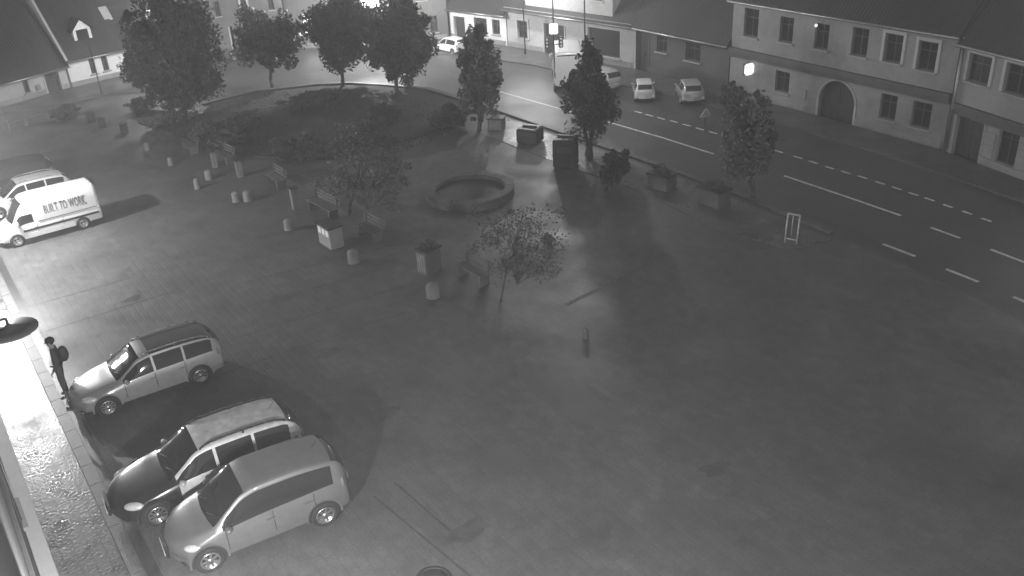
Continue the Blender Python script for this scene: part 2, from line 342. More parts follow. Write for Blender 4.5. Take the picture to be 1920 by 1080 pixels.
# ------------------------------------------------------------ buildings
def plane_uz(A, B, px, py):
    u = (B - A); L = u.length; u = u / L; n = Vector((-u.y, u.x, 0))
    r = ray(px, py); o = Vector((0, 0, HC)); t = (A - o).dot(n) / r.dot(n); p = o + r * t
    return (p - A).dot(u), p.z
def house(A, B, eave, label, cat='house', wall=m_grey, ops=(), depth=9.0, pitch=42, bands=(), rustic=None, roofmat=None, ext=(0, 0), over=.35, name='house', chim=(.3, .75)):
    """A, B picture points where the wall meets the ground. ops: (kind, top left, bottom right) in picture points"""
    A = G(*A); B = G(*B); L = (B - A).length; ang = math.atan2(B.y - A.y, B.x - A.x)
    root = empty(name, A, ang, label, cat)
    zE = plane_uz(A, B, *eave)[1]
    R = []
    for op in ops:
        u0, z1 = plane_uz(A, B, *op[1]); u1, z0 = plane_uz(A, B, *op[2])
        z0 = max(z0, .0 if op[0] in ('door', 'arch', 'gate') else .12)
        if op[0] in ('door', 'arch', 'gate'): z0 = 0.0
        R.append((op[0], u0, u1, z0, z1))
    u_s, u_e = -ext[0], L + ext[1]
    us = sorted(set([u_s, u_e] + [v for r in R for v in (r[1], r[2])])); zs = sorted(set([-.2, zE] + [v for r in R for v in (r[3], r[4])]))
    mb = MB()
    for i in range(len(us) - 1):
        for j in range(len(zs) - 1):
            cu, cz = (us[i] + us[i + 1]) / 2, (zs[j] + zs[j + 1]) / 2
            if any(r[1] < cu < r[2] and r[3] < cz < r[4] for r in R): continue
            mb.add([(us[i], 0, zs[j]), (us[i + 1], 0, zs[j]), (us[i + 1], 0, zs[j + 1]), (us[i], 0, zs[j + 1])], [(0, 1, 2, 3)])
    D = .24
    for k, u0, u1, z0, z1 in R:
        mb.add([(u0, 0, z0), (u1, 0, z0), (u1, 0, z1), (u0, 0, z1), (u0, D, z0), (u1, D, z0), (u1, D, z1), (u0, D, z1)],
               [(0, 4, 5, 1), (1, 5, 6, 2), (2, 6, 7, 3), (3, 7, 4, 0)])
        if k == 'arch':          # spandrels that round the head off
            c = (u0 + u1) / 2; r = (u1 - u0) / 2; zc = z1 - r; n = 14
            pts = [(c + r * math.cos(t), .02, zc + r * math.sin(t)) for t in [PI * i / n for i in range(n + 1)]]
            for i in range(n):
                p, q = pts[i], pts[i + 1]
                mb.add([(p[0], 0.001, p[2]), (q[0], 0.001, q[2]), (q[0], 0.001, z1), (p[0], 0.001, z1)], [(0, 1, 2, 3)])
                mb.add([(p[0], 0.001, p[2]), (q[0], 0.001, q[2]), (q[0], D, q[2]), (p[0], D, p[2])], [(0, 1, 2, 3)])
    mb.add([(u_s, 0, -.2), (u_s, 0, zE), (u_s, depth, zE), (u_s, depth, -.2)], [(0, 1, 2, 3)])
    mb.add([(u_e, 0, -.2), (u_e, 0, zE), (u_e, depth, zE), (u_e, depth, -.2)], [(3, 2, 1, 0)])
    mb.add([(u_s, depth, -.2), (u_e, depth, -.2), (u_e, depth, zE), (u_s, depth, zE)], [(3, 2, 1, 0)])
    zr = zE + math.tan(rad(pitch)) * depth / 2
    for uu in (u_s, u_e): mb.add([(uu, 0, zE), (uu, depth, zE), (uu, depth / 2, zr)], [(0, 1, 2)])
    mb.build('wall', wall, root, fix=False)
    for k, u0, u1, z0, z1 in R:
        w = u1 - u0; h = z1 - z0
        if k in ('window', 'shop', 'curved'):
            fr = MB(); t = .06
            fr.box(u0, u1, .16, .22, z0, z0 + t).box(u0, u1, .16, .22, z1 - t, z1).box(u0, u0 + t, .16, .22, z0 + t, z1 - t).box(u1 - t, u1, .16, .22, z0 + t, z1 - t)
            if k != 'shop':
                fr.box((u0 + u1) / 2 - .025, (u0 + u1) / 2 + .025, .165, .215, z0 + t, z1 - t)
                fr.box(u0 + t, u1 - t, .17, .21, z0 + h * .66, z0 + h * .66 + .05)
            f = fr.build('window', m_frame, root)
            MB().box(u0 + t, u1 - t, .19, .2, z0 + t, z1 - t).build('pane', m_glass, f)
            MB().box(u0 - .1, u1 + .1, -.12, .1, z0 - .08, z0 - .005).build('sill', m_sill, f)
            if k == 'curved':
                s = MB(); s.box(u0 - .16, u0 - .01, -.05, .02, z0, z1 + .05).box(u1 + .01, u1 + .16, -.05, .02, z0, z1 + .05)
                s.box(u0 - .16, u1 + .16, -.07, .02, z1 + .052, z1 + .2); s.build('surround', m_trim, f)
        else:
            d = MB().box(u0 + .005, u1 - .005, .2, .235, z0, z1 - .005).build('gate' if k != 'door' else 'door', m_shut, root)
            MB().box((u0 + u1) / 2 - .02, (u0 + u1) / 2 + .02, .18, .199, z0, z1 * .8).box((u0 + u1) / 2 + .1, (u0 + u1) / 2 + .14, .15, .199, 1.0, 1.15).build('handle', m_dmetal, d)
            for xa, xb in ((u0 - .12, u0 - .005), (u1 + .005, u1 + .12)): MB().box(xa, xb, -.04, .03, 0, z1 if k != 'arch' else z1 - w / 2).build('door_jamb', m_trim if k == 'arch' or xa < u0 else wall, root)  # left jamb of doors and gates coloured paler to look lit
            if k == 'arch':
                ar = MB(); cc_ = (u0 + u1) / 2; ra = w / 2 + .005; rb = ra + .12; nn = 18; zc = z1 - w / 2
                for i_ in range(nn):
                    t0, t1 = PI * i_ / nn, PI * (i_ + 1) / nn
                    P4 = [(cc_ + q * math.cos(t), y_, zc + q * math.sin(t)) for y_ in (-.04, .0) for q, t in ((ra, t0), (rb, t0), (rb, t1), (ra, t1))]
                    ar.add(P4, [(0, 1, 2, 3), (0, 4, 5, 1), (1, 5, 6, 2), (2, 6, 7, 3), (3, 7, 4, 0)])
                ar.build('arch_moulding', m_sill, root)
    for (p, thick, proud, mm) in bands:
        z = plane_uz(A, B, *p)[1]
        b = MB().box(u_s, u_e, -proud, -.003, z - thick, z); b.box(u_s, u_e, -proud * .55, -.003, z - thick * 1.7, z - thick - .002); b.build('string_course', mm, root)
    if rustic:
        zt_ = plane_uz(A, B, *rustic)[1] - .5; rows = int((zt_ - .5) / .3)
        edges = [u_s] + [v for r in sorted([q for q in R if q[3] < zt_ - .5], key=lambda q: q[1]) for v in (r[1] - .14, r[2] + .14)] + [u_e]
        for e_ in range(0, len(edges), 2):
            if edges[e_ + 1] - edges[e_] <= .1: continue
            rb_ = MB().box(edges[e_], edges[e_ + 1], -.02, -.003, .45, .45 + rows * .3)
            for i_ in range(rows): rb_.box(edges[e_], edges[e_ + 1], -.05, -.018, .47 + i_ * .3, .47 + i_ * .3 + .25)
            rb_.build('banded_facing', wall, root)
    # plinth
    pl = MB(); cur = u_s
    for r in sorted([r for r in R if r[3] <= .01], key=lambda r: r[1]) + [(0, u_e, u_e, 0, 0)]:
        if r[1] - .13 > cur: pl.box(cur, r[1] - .13, -.05, -.003, -.1, .42)
        cur = r[2] + .13
    if pl.v: pl.build('plinth', m_grey2 if wall is not m_dark else m_dark, root)
    # roof: two slabs with a thickness
    rm = roofmat or m_roof; rf = MB(); tn = math.tan(rad(pitch)); t = .16
    for s in (0, 1):
        y0 = -over if s == 0 else depth + over; ym = depth / 2
        za = zE - over * tn
        vs = [(u_s - .1, y0, za + .02), (u_e + .1, y0, za + .02), (u_e + .1, ym, zr + .02), (u_s - .1, ym, zr + .02)]
        vs += [(x, y, z + t) for x, y, z in vs]
        rf.add(vs, [(0, 1, 2, 3), (4, 5, 6, 7), (0, 1, 5, 4), (1, 2, 6, 5), (3, 0, 4, 7)])
    roof = rf.build('roof', rm, root)
    for q_ in chim:
        cx_ = u_s + (u_e - u_s) * q_; c_ = MB().box(cx_ - .35, cx_ + .35, depth * .5 - .3, depth * .5 + .3, zr - .5, zr + 1.1).box(cx_ - .42, cx_ + .42, depth * .5 - .37, depth * .5 + .37, zr + 1.1, zr + 1.22); c_.build('chimney', m_grey, roof)
    gt = MB().bar((u_s - .1, -over - .06, zE - over * tn + .06), (u_e + .1, -over - .06, zE - over * tn + .06), .07); gt.build('gutter', m_metal, root)
    return root, A, ang, zE, zr, u_s, u_e, roof
# far right, banded ground floor
hF, AF, angF, zEF, _, usF, ueF, _ = house((1774, 285), (1960, 357), (1850, 78), 'two storey grey house with banded ground floor and white curved window surrounds at right edge',
    wall=m_grey, ops=[('curved', (1820, 99), (1852, 162)), ('curved', (1890, 117), (1924, 184)), ('gate', (1799, 197), (1832, 310)), ('window', (1878, 232), (1900, 315))],
    rustic=(1850, 210), bands=[((1850, 210), .3, .2, m_band)], ext=(0, 5), depth=12, pitch=48)
# long house with the arched gateway
hE, AE, angE, zEE, zrE, usE, ueE, _ = house((1366, 174), (1767, 281), (1615, 27), 'long two storey grey house with a wide arched gateway in its ground floor',
    wall=m_grey2, ops=[('window', (1455, 131), (1478, 176)), ('arch', (1540, 145), (1598, 232)), ('window', (1653, 174), (1677, 228)), ('window', (1713, 188), (1741, 244)),
         ('window', (1397, 14), (1420, 72)), ('window', (1464, 30), (1485, 82)), ('window', (1530, 42), (1551, 95)), ('window', (1600, 50), (1624, 108)), ('curved', (1662, 62), (1688, 120)), ('curved', (1725, 76), (1752, 136))],
    bands=[((1606, 137), .3, .24, m_band)], depth=12, pitch=46)
# low dark house
hD, AD, angD, zED, _, _, _, _ = house((1190, 130), (1364, 173), (1277, 57), 'low dark plastered house with a plain dark roof between shop and arched house', wall=m_dark,
    ops=[('gate', (1193, 50), (1215, 134)), ('window', (1286, 78), (1312, 118)), ('window', (1232, 66), (1250, 100))], depth=14, pitch=50)
# shop building
hS, AS, angS, zES, _, _, _, _ = house((953, 88), (1188, 130), (1070, 25), 'pale lit shop house with a broad dark display window and white cornice', cat='shop', name='shop_house', wall=m_pale,
    ops=[('curved', (970, 38), (990, 74)), ('door', (1020, 43), (1059, 101)), ('shop', (1102, 50), (1162, 111))], bands=[((1070, 28), .22, .28, m_trim)], depth=12, pitch=48)
u0, _z = plane_uz(AS, G(1188, 130), 985, 0); u1, _z = plane_uz(AS, G(1188, 130), 1149, 12)
up = MB().box(u0, u1, -.02, 8, zES - .6, zES + 3.6); up.build('upper_wall', m_pale, hS)
uw0, z1 = plane_uz(AS, G(1188, 130), 1104, -34); uw1, z0 = plane_uz(AS, G(1188, 130), 1130, 2)
w = MB().box(uw0, uw1, -.03, -.022, z0, z1).build('window', m_glass, hS)
MB().box(uw0 - .08, uw1 + .08, -.09, -.031, z0 - .1, z0).box(uw0 - .08, uw0, -.06, -.031, z0 + .002, z1).box(uw1, uw1 + .08, -.06, -.031, z0 + .002, z1).build('frame', m_trim, w)
rf = MB(); rf.add([(u0 - .2, -.5, zES + 3.6), (u1 + .2, -.5, zES + 3.6), (u1 + .2, 4, zES + 7.5), (u0 - .2, 4, zES + 7.5), (u0 - .2, 8.5, zES + 3.6), (u1 + .2, 8.5, zES + 3.6)],
                  [(0, 1, 2, 3), (3, 2, 5, 4), (0, 3, 4), (1, 5, 2), (0, 4, 5, 1)]); rf.build('upper_roof', m_roof, hS)
# low white house
house((845, 72), (951, 88), (900, 15), 'low white rendered house with dark windows behind the parked white hatchback', wall=m_white,
    ops=[('gate', (851, 30), (874, 72)), ('window', (888, 32), (914, 66)), ('window', (922, 36), (938, 66))], depth=12, pitch=50)
# building with lit sign, behind the trees
hH, AH, angH, zEH, _, _, _, _ = house((545, 92), (842, 74), (700, -30), 'tall grey building behind the street trees with a lit white shop sign', cat='building', name='building', wall=m_wall2,
    ops=[('shop', (640, 34), (668, 70)), ('shop', (720, 30), (760, 68)), ('window', (805, 30), (822, 60)), ('window', (600, -22), (625, 6)), ('window', (640, -25), (662, 2)), ('window', (730, -25), (752, 0)), ('window', (780, -25), (800, 0))], depth=12, pitch=45)
house((330, 122), (543, 94), (430, -55), 'grey plastered building behind the dark conifer at left of street', cat='building', name='building', wall=m_wall2,
    ops=[('curved', (449, -5), (464, 21)), ('window', (400, 3), (415, 30)), ('door', (430, 50), (446, 108)), ('window', (350, 8), (366, 36)), ('window', (500, -8), (515, 18))], depth=12, pitch=45)
# left side houses
hA, AA, angA, zEA, _, _, _, _ = house((-80, 228), (133, 166), (65, 131), 'low grey cottage with a dark gate and dark tiled roof at far left', cat='cottage', name='cottage', wall=m_pale,
    ops=[('window', (37, 139), (58, 172)), ('gate', (78, 129), (124, 191)), ('window', (-30, 160), (2, 192))], depth=16, pitch=52, over=.3)
MB().box(*[v for v in (plane_uz(AA, G(133, 166), 68, 165)[0], plane_uz(AA, G(133, 166), 75, 165)[0])], -.12, -.003, .5, .85).build('meter_box', m_grey2, hA)
hB, AB, angB, zEB, _, _, _, _ = house((137, 166), (243, 141), (185, 94), 'small white cottage with a roof dormer beside the dark gate', cat='cottage', name='cottage', wall=m_white,
    ops=[('window', (165, 111), (183, 137)), ('window', (188, 106), (206, 131))], depth=16, pitch=52, over=.3)
# dormer, roof window and verge on the white cottage
du0, _ = plane_uz(AB, G(243, 141), 150, 90); du1, _ = plane_uz(AB, G(243, 141), 183, 85)
dm = MB().box(du0, du1, .5, 4.5, zEB + .3, zEB + 1.55); w_ = (du0 + du1) / 2
dm.add([(du0, .5, zEB + 1.55), (du1, .5, zEB + 1.55), (w_, .5, zEB + 2.15)], [(0, 1, 2)]); D_ = dm.build('dormer', m_white, hB)
MB().box(du0 + .22, du1 - .22, .46, .495, zEB + .4, zEB + 1.5).build('window', m_glass, D_)
r_ = MB(); r_.add([(du0 - .2, .25, zEB + 1.4), (w_, .25, zEB + 2.25), (w_, 5, zEB + 2.25), (du0 - .2, 5, zEB + 1.4), (du1 + .2, .25, zEB + 1.4), (du1 + .2, 5, zEB + 1.4)], [(0, 1, 2, 3), (1, 4, 5, 2)])
r_.build('dormer_roof', m_roof, D_)
vu = plane_uz(AB, G(243, 141), 224, 60)[0]
tn = math.tan(rad(52))
MB().add([(vu - .3, 1.2, zEB + 1.2 * tn + .22), (vu + .3, 1.2, zEB + 1.2 * tn + .22), (vu + .3, 1.8, zEB + 1.8 * tn + .22), (vu - .3, 1.8, zEB + 1.8 * tn + .22),
          (vu - .3, 1.2, zEB + 1.2 * tn + .1), (vu + .3, 1.2, zEB + 1.2 * tn + .1), (vu + .3, 1.8, zEB + 1.8 * tn + .1), (vu - .3, 1.8, zEB + 1.8 * tn + .1)],
         [(0, 1, 2, 3), (0, 4, 5, 1), (1, 5, 6, 2), (3, 7, 4, 0), (2, 6, 7, 3)]).build('roof_window', m_trim, hB)
vg = MB(); vg.add([(-.12, -.35, zEB - .3 * tn + .2), (.05, -.35, zEB - .3 * tn + .2), (.05, 3.2, zEB + 3.2 * tn + .25), (-.12, 3.2, zEB + 3.2 * tn + .25)], [(0, 1, 2, 3)])
vg.add([(-.12, -.35, zEB - .3 * tn + .0), (-.12, 3.2, zEB + 3.2 * tn), (-.12, 3.2, zEB + 3.2 * tn + .25), (-.12, -.35, zEB - .3 * tn + .2)], [(0, 1, 2, 3)]); vg.build('verge', m_pale, hB)
# drainpipe between the two right hand houses, notice board, lit sign and small lamp
MB().bar((.06, -.14, .2), (.06, -.14, zEF), .075).build('drainpipe', m_metal, hF)
nu, nz1 = plane_uz(AE, G(1767, 281), 1488, 162); nu2, nz0 = plane_uz(AE, G(1767, 281), 1511, 186)
MB().box(nu, nu2, -.06, -.004, nz0, nz1).build('notice_board', m_grey, hE)
def on_facade(A, ang, px, py, B): return plane_uz(A, B, px, py)
BE = G(1767, 281)
u, z = plane_uz(AE, BE, 1413, 128)
uE = Vector((math.cos(angE), math.sin(angE), 0)); nE = Vector((uE.y, -uE.x, 0))
sg = empty('wall_sign', AE + uE * u + nE * .35 + Vector((0, 0, z - .4)), angE, 'glowing white rounded projecting sign on the wall of the arched house', 'sign')
b = MB().box(-.16, .16, -.3, .3, .1, .72).build('housing', m_signlit, sg, bevel=.09)
MB().box(-.03, .03, .28, .36, .3, .5).box(-.185, -.17, -.3, .3, .08, .74).build('bracket', m_dmetal, sg)
u, z = plane_uz(AE, BE, 1533, 47)
wl = empty('wall_lamp', AE + uE * u + nE * .12 + Vector((0, 0, z - .05)), angE, 'tiny bright lamp on the upper wall beside a window of the arched house', 'lamp')
MB().ell((0, 0, .05), (.06, .06, .07)).build('bulb', mat('wall_bulb_lit', .8, .4, emit=2.0), wl); MB().box(-.05, .05, .08, .12, -.02, .12).build('bracket', m_dmetal, wl)
# lit shop sign on the tall building
BH = G(842, 74)
u0, z1 = plane_uz(AH, BH, 677, -8); u1, z0 = plane_uz(AH, BH, 711, 12)
uH = Vector((math.cos(angH), math.sin(angH), 0)); nH = Vector((uH.y, -uH.x, 0))
ss = empty('shop_sign', AH + uH * u0 + nH * .03 + Vector((0, 0, z0)), angH, 'glowing white oblong shop sign above the street between two tree crowns', 'sign')
Ws, Hs = u1 - u0, z1 - z0
MB().box(0, Ws, -.2, 0, 0, Hs).build('housing', mat('shop_sign_lit', .8, .5, emit=3.5), ss, bevel=.05)
u0, z1 = plane_uz(AH, BH, 566, 27); u1, z0 = plane_uz(AH, BH, 601, 60)
# lit glass front
MB().box(u0, u1, -.05, -.004, max(z0, .3), z1).build('lit_display_window', mat('display_window_lit', .7, .5, emit=1.2, noise=(2, .1)), hH)
# own facade, edge on at the left
aL = 30
fw = empty('apartment_house', S(0, -.32), A1, 'dark house wall with a pale ledge, seen edge on at the lower left', 'house')
L0 = -12
w = MB().box(L0, 60, .2, .6, -.2, 22); w.build('wall', m_dark, fw)
w = MB().box(L0, 60, -.14, .195, 0, .55); w.build('plinth', m_white, fw)
MB().box(L0, 60, .13, .195, 4.2, 4.4).build('string_course', m_grey, fw)
for k in range(9):
    a_ = 4 + k * 5.2
    f_ = MB().box(a_, a_ + 1.1, .17, .198, 1.4, 3.0).build('window', m_frame, fw); MB().box(a_ + .08, a_ + 1.02, .15, .168, 1.48, 2.92).build('pane', m_glass, f_); MB().box(a_ - .1, a_ + 1.2, .08, .19, 1.3, 1.38).build('sill', m_sill, f_)

# ------------------------------------------------------------ vehicles
def pchip(xk, yk, x):
    xk = np.array(xk, float); yk = np.array(yk, float); h = np.diff(xk); d = np.diff(yk) / h; n = len(xk); m = np.zeros(n)
    for i in range(1, n - 1):
        if d[i - 1] * d[i] > 0:
            w1 = 2 * h[i] + h[i - 1]; w2 = h[i] + 2 * h[i - 1]; m[i] = (w1 + w2) / (w1 / d[i - 1] + w2 / d[i])
    m[0] = d[0]; m[-1] = d[-1]
    i = np.clip(np.searchsorted(xk, x) - 1, 0, n - 2); t = (x - xk[i]) / h[i]
    return (2 * t**3 - 3 * t**2 + 1) * yk[i] + (t**3 - 2 * t**2 + t) * h[i] * m[i] + (-2 * t**3 + 3 * t**2) * yk[i + 1] + (t**3 - t**2) * h[i] * m[i + 1]

def wheel(root, x, y, r, side, spokes, mt=m_tyre, mr=m_rim, wd=.2):
    """side +1 shows towards +y"""
    e = side
    t = MB().lathe([(r * .62, -wd / 2), (r * .92, -wd / 2), (r, -wd * .3), (r, wd * .3), (r * .93, wd / 2), (r * .64, wd / 2), (r * .62, wd * .3)], n=28, axis='y').build('wheel', mt, root)
    t.location = (x, y, r)
    R = MB(); R.lathe([(r * .66, wd * .42), (r * .66, wd * .5 + .012), (r * .57, wd * .5 + .01), (r * .56, wd * .3)], n=28, axis='y')
    yy = wd * .5
    for k in range(spokes):
        a = 2 * PI * k / spokes; c, s = math.cos(a), math.sin(a); h = .03 if spokes > 7 else .042
        vs = []
        for rr, ww in ((.05, h * .9), (r * .6, h)):
            for q in (-1, 1):
                for yv in (yy - .05, yy + .0): vs.append((c * rr - s * ww * q / 2 * 1.3, yv, s * rr + c * ww * q / 2 * 1.3))
        R.add(vs, [(0, 1, 5, 4), (2, 6, 7, 3), (1, 3, 7, 5), (0, 4, 6, 2), (0, 2, 3, 1), (4, 5, 7, 6)])
    R.lathe([(.07, yy - .06), (.065, yy + .012)], n=14, axis='y')
    o = R.build('rim', mr, t)
    D = MB().lathe([(r * .6, yy - .09), (r * .6, yy - .075)], n=20, axis='y').build('brake_disc', m_black, t)
    if e < 0: t.scale = (1, -1, 1)
    return t

def vehicle(name, label, cat, spec, group=None):
    """builds at the origin, nose towards +x; spec as below"""
    root = empty(name, (0, 0, 0), 0, label, cat, group)
    K = spec['st']; K = sorted(K, key=lambda k: k[0]); xk = [k[0] for k in K]
    P = [[k[i] for k in K] for i in range(1, 8)]
    brk = [v for w in spec['side'] for v in w] + list(spec['ws']) + list(spec['rg']) + spec.get('brk', [])
    xs = set(round(v, 4) for v in xk + brk); n = spec.get('n', 60)
    for v in np.linspace(xk[0], xk[-1], n):
        if min(abs(v - q) for q in xs) > .025: xs.add(round(float(v), 4))
    xs = sorted(xs); cf, cr = spec.get('curve', (.22, .12)); L2 = xk[-1]
    def sec(x):
        zb, ze, zr, zt, w, wt, gt = [float(pchip(xk, p, x)) for p in P]
        h = ze - zb; g = zr - ze
        y5 = w * .95
        lo = .07
        pts = [(0, zb), (w * .82, zb), (w * .955, zb + min(.07, h * .2)), (w * .992, zb + h * .3), (w, zb + h * .55), (w * .99, zb + h * .8), (y5, ze),
               (y5 + (wt - y5) * lo, ze + g * lo), (y5 + (wt - y5) * gt * .5 + .012 * min(1, g * 3), ze + g * gt * .52), (y5 + (wt - y5) * gt, ze + g * gt),
               (wt, zr), (wt * .94, zr + (zt - zr) * .45), (wt * .86, zr + (zt - zr) * .72), (wt * .5, zr + (zt - zr) * .95), (0, zt)]
        out = []
        for y, z in pts:
            q = (y / max(w, .01)) ** 2
            s = x / L2
            dx = -cf * q * max(0, s) ** 1.5 if s > 0 else cr * q * (-s) ** 1.5
            out.append((x + dx, y, z))
        return out
    secs = [sec(x) for x in xs]; m = 15
    groups = {}
    def put(key, quad):
        groups.setdefault(key, MB()).add(quad, [(0, 1, 2, 3)], True)
    SG = spec['side']; ws = spec['ws']; rg = spec['rg']; dk = spec.get('dark_front'); trim = spec.get('trim', .0)
    for i in range(len(xs) - 1):
        xm = (xs[i] + xs[i + 1]) / 2
        for j in range(m - 1):
            for sgn in (1, -1):
                q = [secs[i][j], secs[i + 1][j], secs[i + 1][j + 1], secs[i][j + 1]]
                q = [(a, b * sgn, c) for a, b, c in q]
                if sgn < 0: q = q[::-1]
                key = 'body'
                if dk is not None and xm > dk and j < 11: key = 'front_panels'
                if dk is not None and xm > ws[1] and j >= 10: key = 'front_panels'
                if j in (7, 8):
                    for k, (a, b) in enumerate(SG):
                        if a < xm < b: key = 'side_window%d%s' % (k, 'l' if sgn > 0 else 'r')
                if j >= 11 and ws[0] < xm < ws[1]: key = 'windscreen'
                if j >= 11 and rg[0] < xm < rg[1]: key = 'rear_window'
                if j >= 10 and 'sunroof' in spec and spec['sunroof'][0] < xm < spec['sunroof'][1]: key = 'roof_panel'
                if j in (0, 1) : key = 'sill' if spec.get('sill', True) else key
                put(key, q)
    for s_, key in ((secs[0], 'body'), (secs[-1], 'front_panels' if dk is not None else 'body')):
        loop = [(a, b, c) for a, b, c in s_] + [(a, -b, c) for a, b, c in reversed(s_[1:-1])]
        groups.setdefault(key, MB()).add(loop, [tuple(range(len(loop)))])
    pm = spec['paint']
    body = groups.pop('body').build('body', pm, root)
    for key, mb in groups.items():
        nm = 'side_window' if key.startswith('side_window') else key
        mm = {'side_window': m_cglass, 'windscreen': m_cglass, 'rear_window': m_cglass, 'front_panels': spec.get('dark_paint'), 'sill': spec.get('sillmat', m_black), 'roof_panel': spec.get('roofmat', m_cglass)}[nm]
        mb.build(nm, mm, root)
    r = spec['r']; 
    for x in spec['wx']:
        w = float(pchip(xk, P[4], x)); zb = float(pchip(xk, P[0], x))
        q = abs(x / L2) ** 1.5; yo = w * 1.0
        for sgn in (1, -1):
            ar = MB(); n_ = 24; R0 = r + .055
            a0 = math.asin(max(-1, min(1, (zb + .05 - r) / R0)))
            th = [a0 + (PI - 2 * a0) * k / n_ for k in range(n_ + 1)]
            pts = [(x + R0 * math.cos(t), yo + .004, r + R0 * math.sin(t)) for t in th]
            inn = [(p[0], yo - .25, p[2]) for p in pts]
            vs = [(a, b * sgn, c) for a, b, c in pts + inn]
            ar.add(vs, [tuple(range(n_ + 1))] + [(k, k + 1, n_ + 2 + k, n_ + 1 + k) for k in range(n_)])
            ar.build('wheel_arch', m_black, root)
            lip = MB(); 
            for k in range(n_):
                p, q2 = th[k], th[k + 1]
                f = lambda t, R_, y: (x + R_ * math.cos(t), y * sgn, r + R_ * math.sin(t))
                lip.add([f(p, R0, yo + .012), f(q2, R0, yo + .012), f(q2, R0 + .05, yo + .002), f(p, R0 + .05, yo + .002)], [(0, 1, 2, 3)], True)
                lip.add([f(p, R0, yo + .012), f(q2, R0, yo + .012), f(q2, R0, yo - .03), f(p, R0, yo - .03)], [(0, 1, 2, 3)], True)
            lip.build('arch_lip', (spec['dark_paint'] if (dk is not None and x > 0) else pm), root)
            wheel(root, x, sgn * (yo - .085), r, sgn, spec.get('spokes', 7), mr=spec.get('rim', m_rim))
    # lamps, mirrors, grille, handles, plates, seams
    def surf(x, j):
        return secs[min(range(len(xs)), key=lambda i: abs(xs[i] - x))][j]
    hx, hz, hr = spec['head']
    for sgn in (1, -1):
        a = surf(hx, 6)
        MB().ell((0, 0, 0), hr, 14, 8, Matrix.Rotation(-.5 * sgn, 3, 'Z')).build('headlight', m_lens, root).location = (a[0] - .02, (a[1] - .09) * sgn, hz)
        tx, tz, tr = spec['tail']
        a = surf(tx, 5)
        MB().ell((0, 0, 0), tr, 12, 8).build('tail_light', spec.get('tailmat', m_tail), root).location = (a[0], (a[1] - .05) * sgn, tz)
        mx, mz = spec['mirror']; a = surf(mx, 6)
        mm = MB().ell((0, 0, 0), spec.get('msize', (.075, .105, .065)), 12, 8).bar((0, -.1 * sgn, -.02), (0, -.2 * sgn, -.05), .03)
        mm.build('mirror', spec.get('mirmat', pm), root).location = (a[0], (a[1] + .09) * sgn, mz - .02)
    fx = L2
    a = surf(L2 - .02, 4)
    MB().box(-.02, .03, -.34, .34, -.07, .07).build('grille', m_black, root, bevel=.02).location = (fx - .06, 0, spec.get('grz', .56))
    MB().box(-.05, .01, -.3, .3, -.06, .05).build('lower_grille', m_black, root, bevel=.02).location = (fx - .02, 0, .37)
    MB().box(0, .012, -.26, .26, -.055, .055).build('number_plate', m_paper, root).location = (fx + .005, 0, .44)
    MB().box(-.012, 0, -.26, .26, -.055, .055).build('number_plate', m_paper, root).location = (xk[0] - .015, 0, spec.get('rplz', .62))
    # seams: thin dark lines proud of the flank
    sm = MB()
    for x in spec.get('doors', []):
        for sgn in (1, -1):
            pts = [surf(x, j) for j in (3, 4, 5, 6)]
            for p, q in zip(pts, pts[1:]): sm.bar((p[0], p[1] * sgn, p[2]), (q[0], q[1] * sgn, q[2]), .011, n=5)
    if sm.v: sm.build('door_seam', m_black, root)
    for x in spec.get('handles', []):
        a = surf(x, 5)
        for sgn in (1, -1):
            MB().box(-.1, .1, -.02, .03, -.015, .02).build('door_handle', spec.get('hmat', pm), root, bevel=.008).location = (a[0], a[1] * sgn, a[2])
    if spec.get('rails'):
        x0, x1 = spec['rails']
        for sgn in (1, -1):
            rl = MB(); pts = []
            for x in np.linspace(x0, x1, 9):
                p = surf(x, 11); pts.append((p[0], p[1] * sgn, p[2] + .07 - .05 * (abs((x - (x0 + x1) / 2) / ((x1 - x0) / 2)) ** 6)))
            for p, q in zip(pts, pts[1:]): rl.bar(p, q, .022)
            for k in (0, 4, 8): rl.bar(pts[k], (pts[k][0], pts[k][1], pts[k][2] - .08), .025)
            rl.build('roof_rail', spec.get('railmat', m_black), root)
    # wipers and bonnet joint
    wz = ws[1]; p = surf(wz, 13)
    wi = MB()
    for y in (-.35, .25):
        p = surf(ws[1] - .05, 13); q = surf(ws[1] - .3, 13)
        wi.bar((p[0], y, p[2] + .02), (q[0] + .08, y + .45, q[2] + .03 - .08), .01, n=5)
    wi.build('wiper', m_black, root)
    ae = surf(spec['rg'][1] + .25, 14)
    MB().bar((ae[0], 0, ae[2]), (ae[0] - .14, 0, ae[2] + .16), .006).build('aerial', m_black, root)
    return root

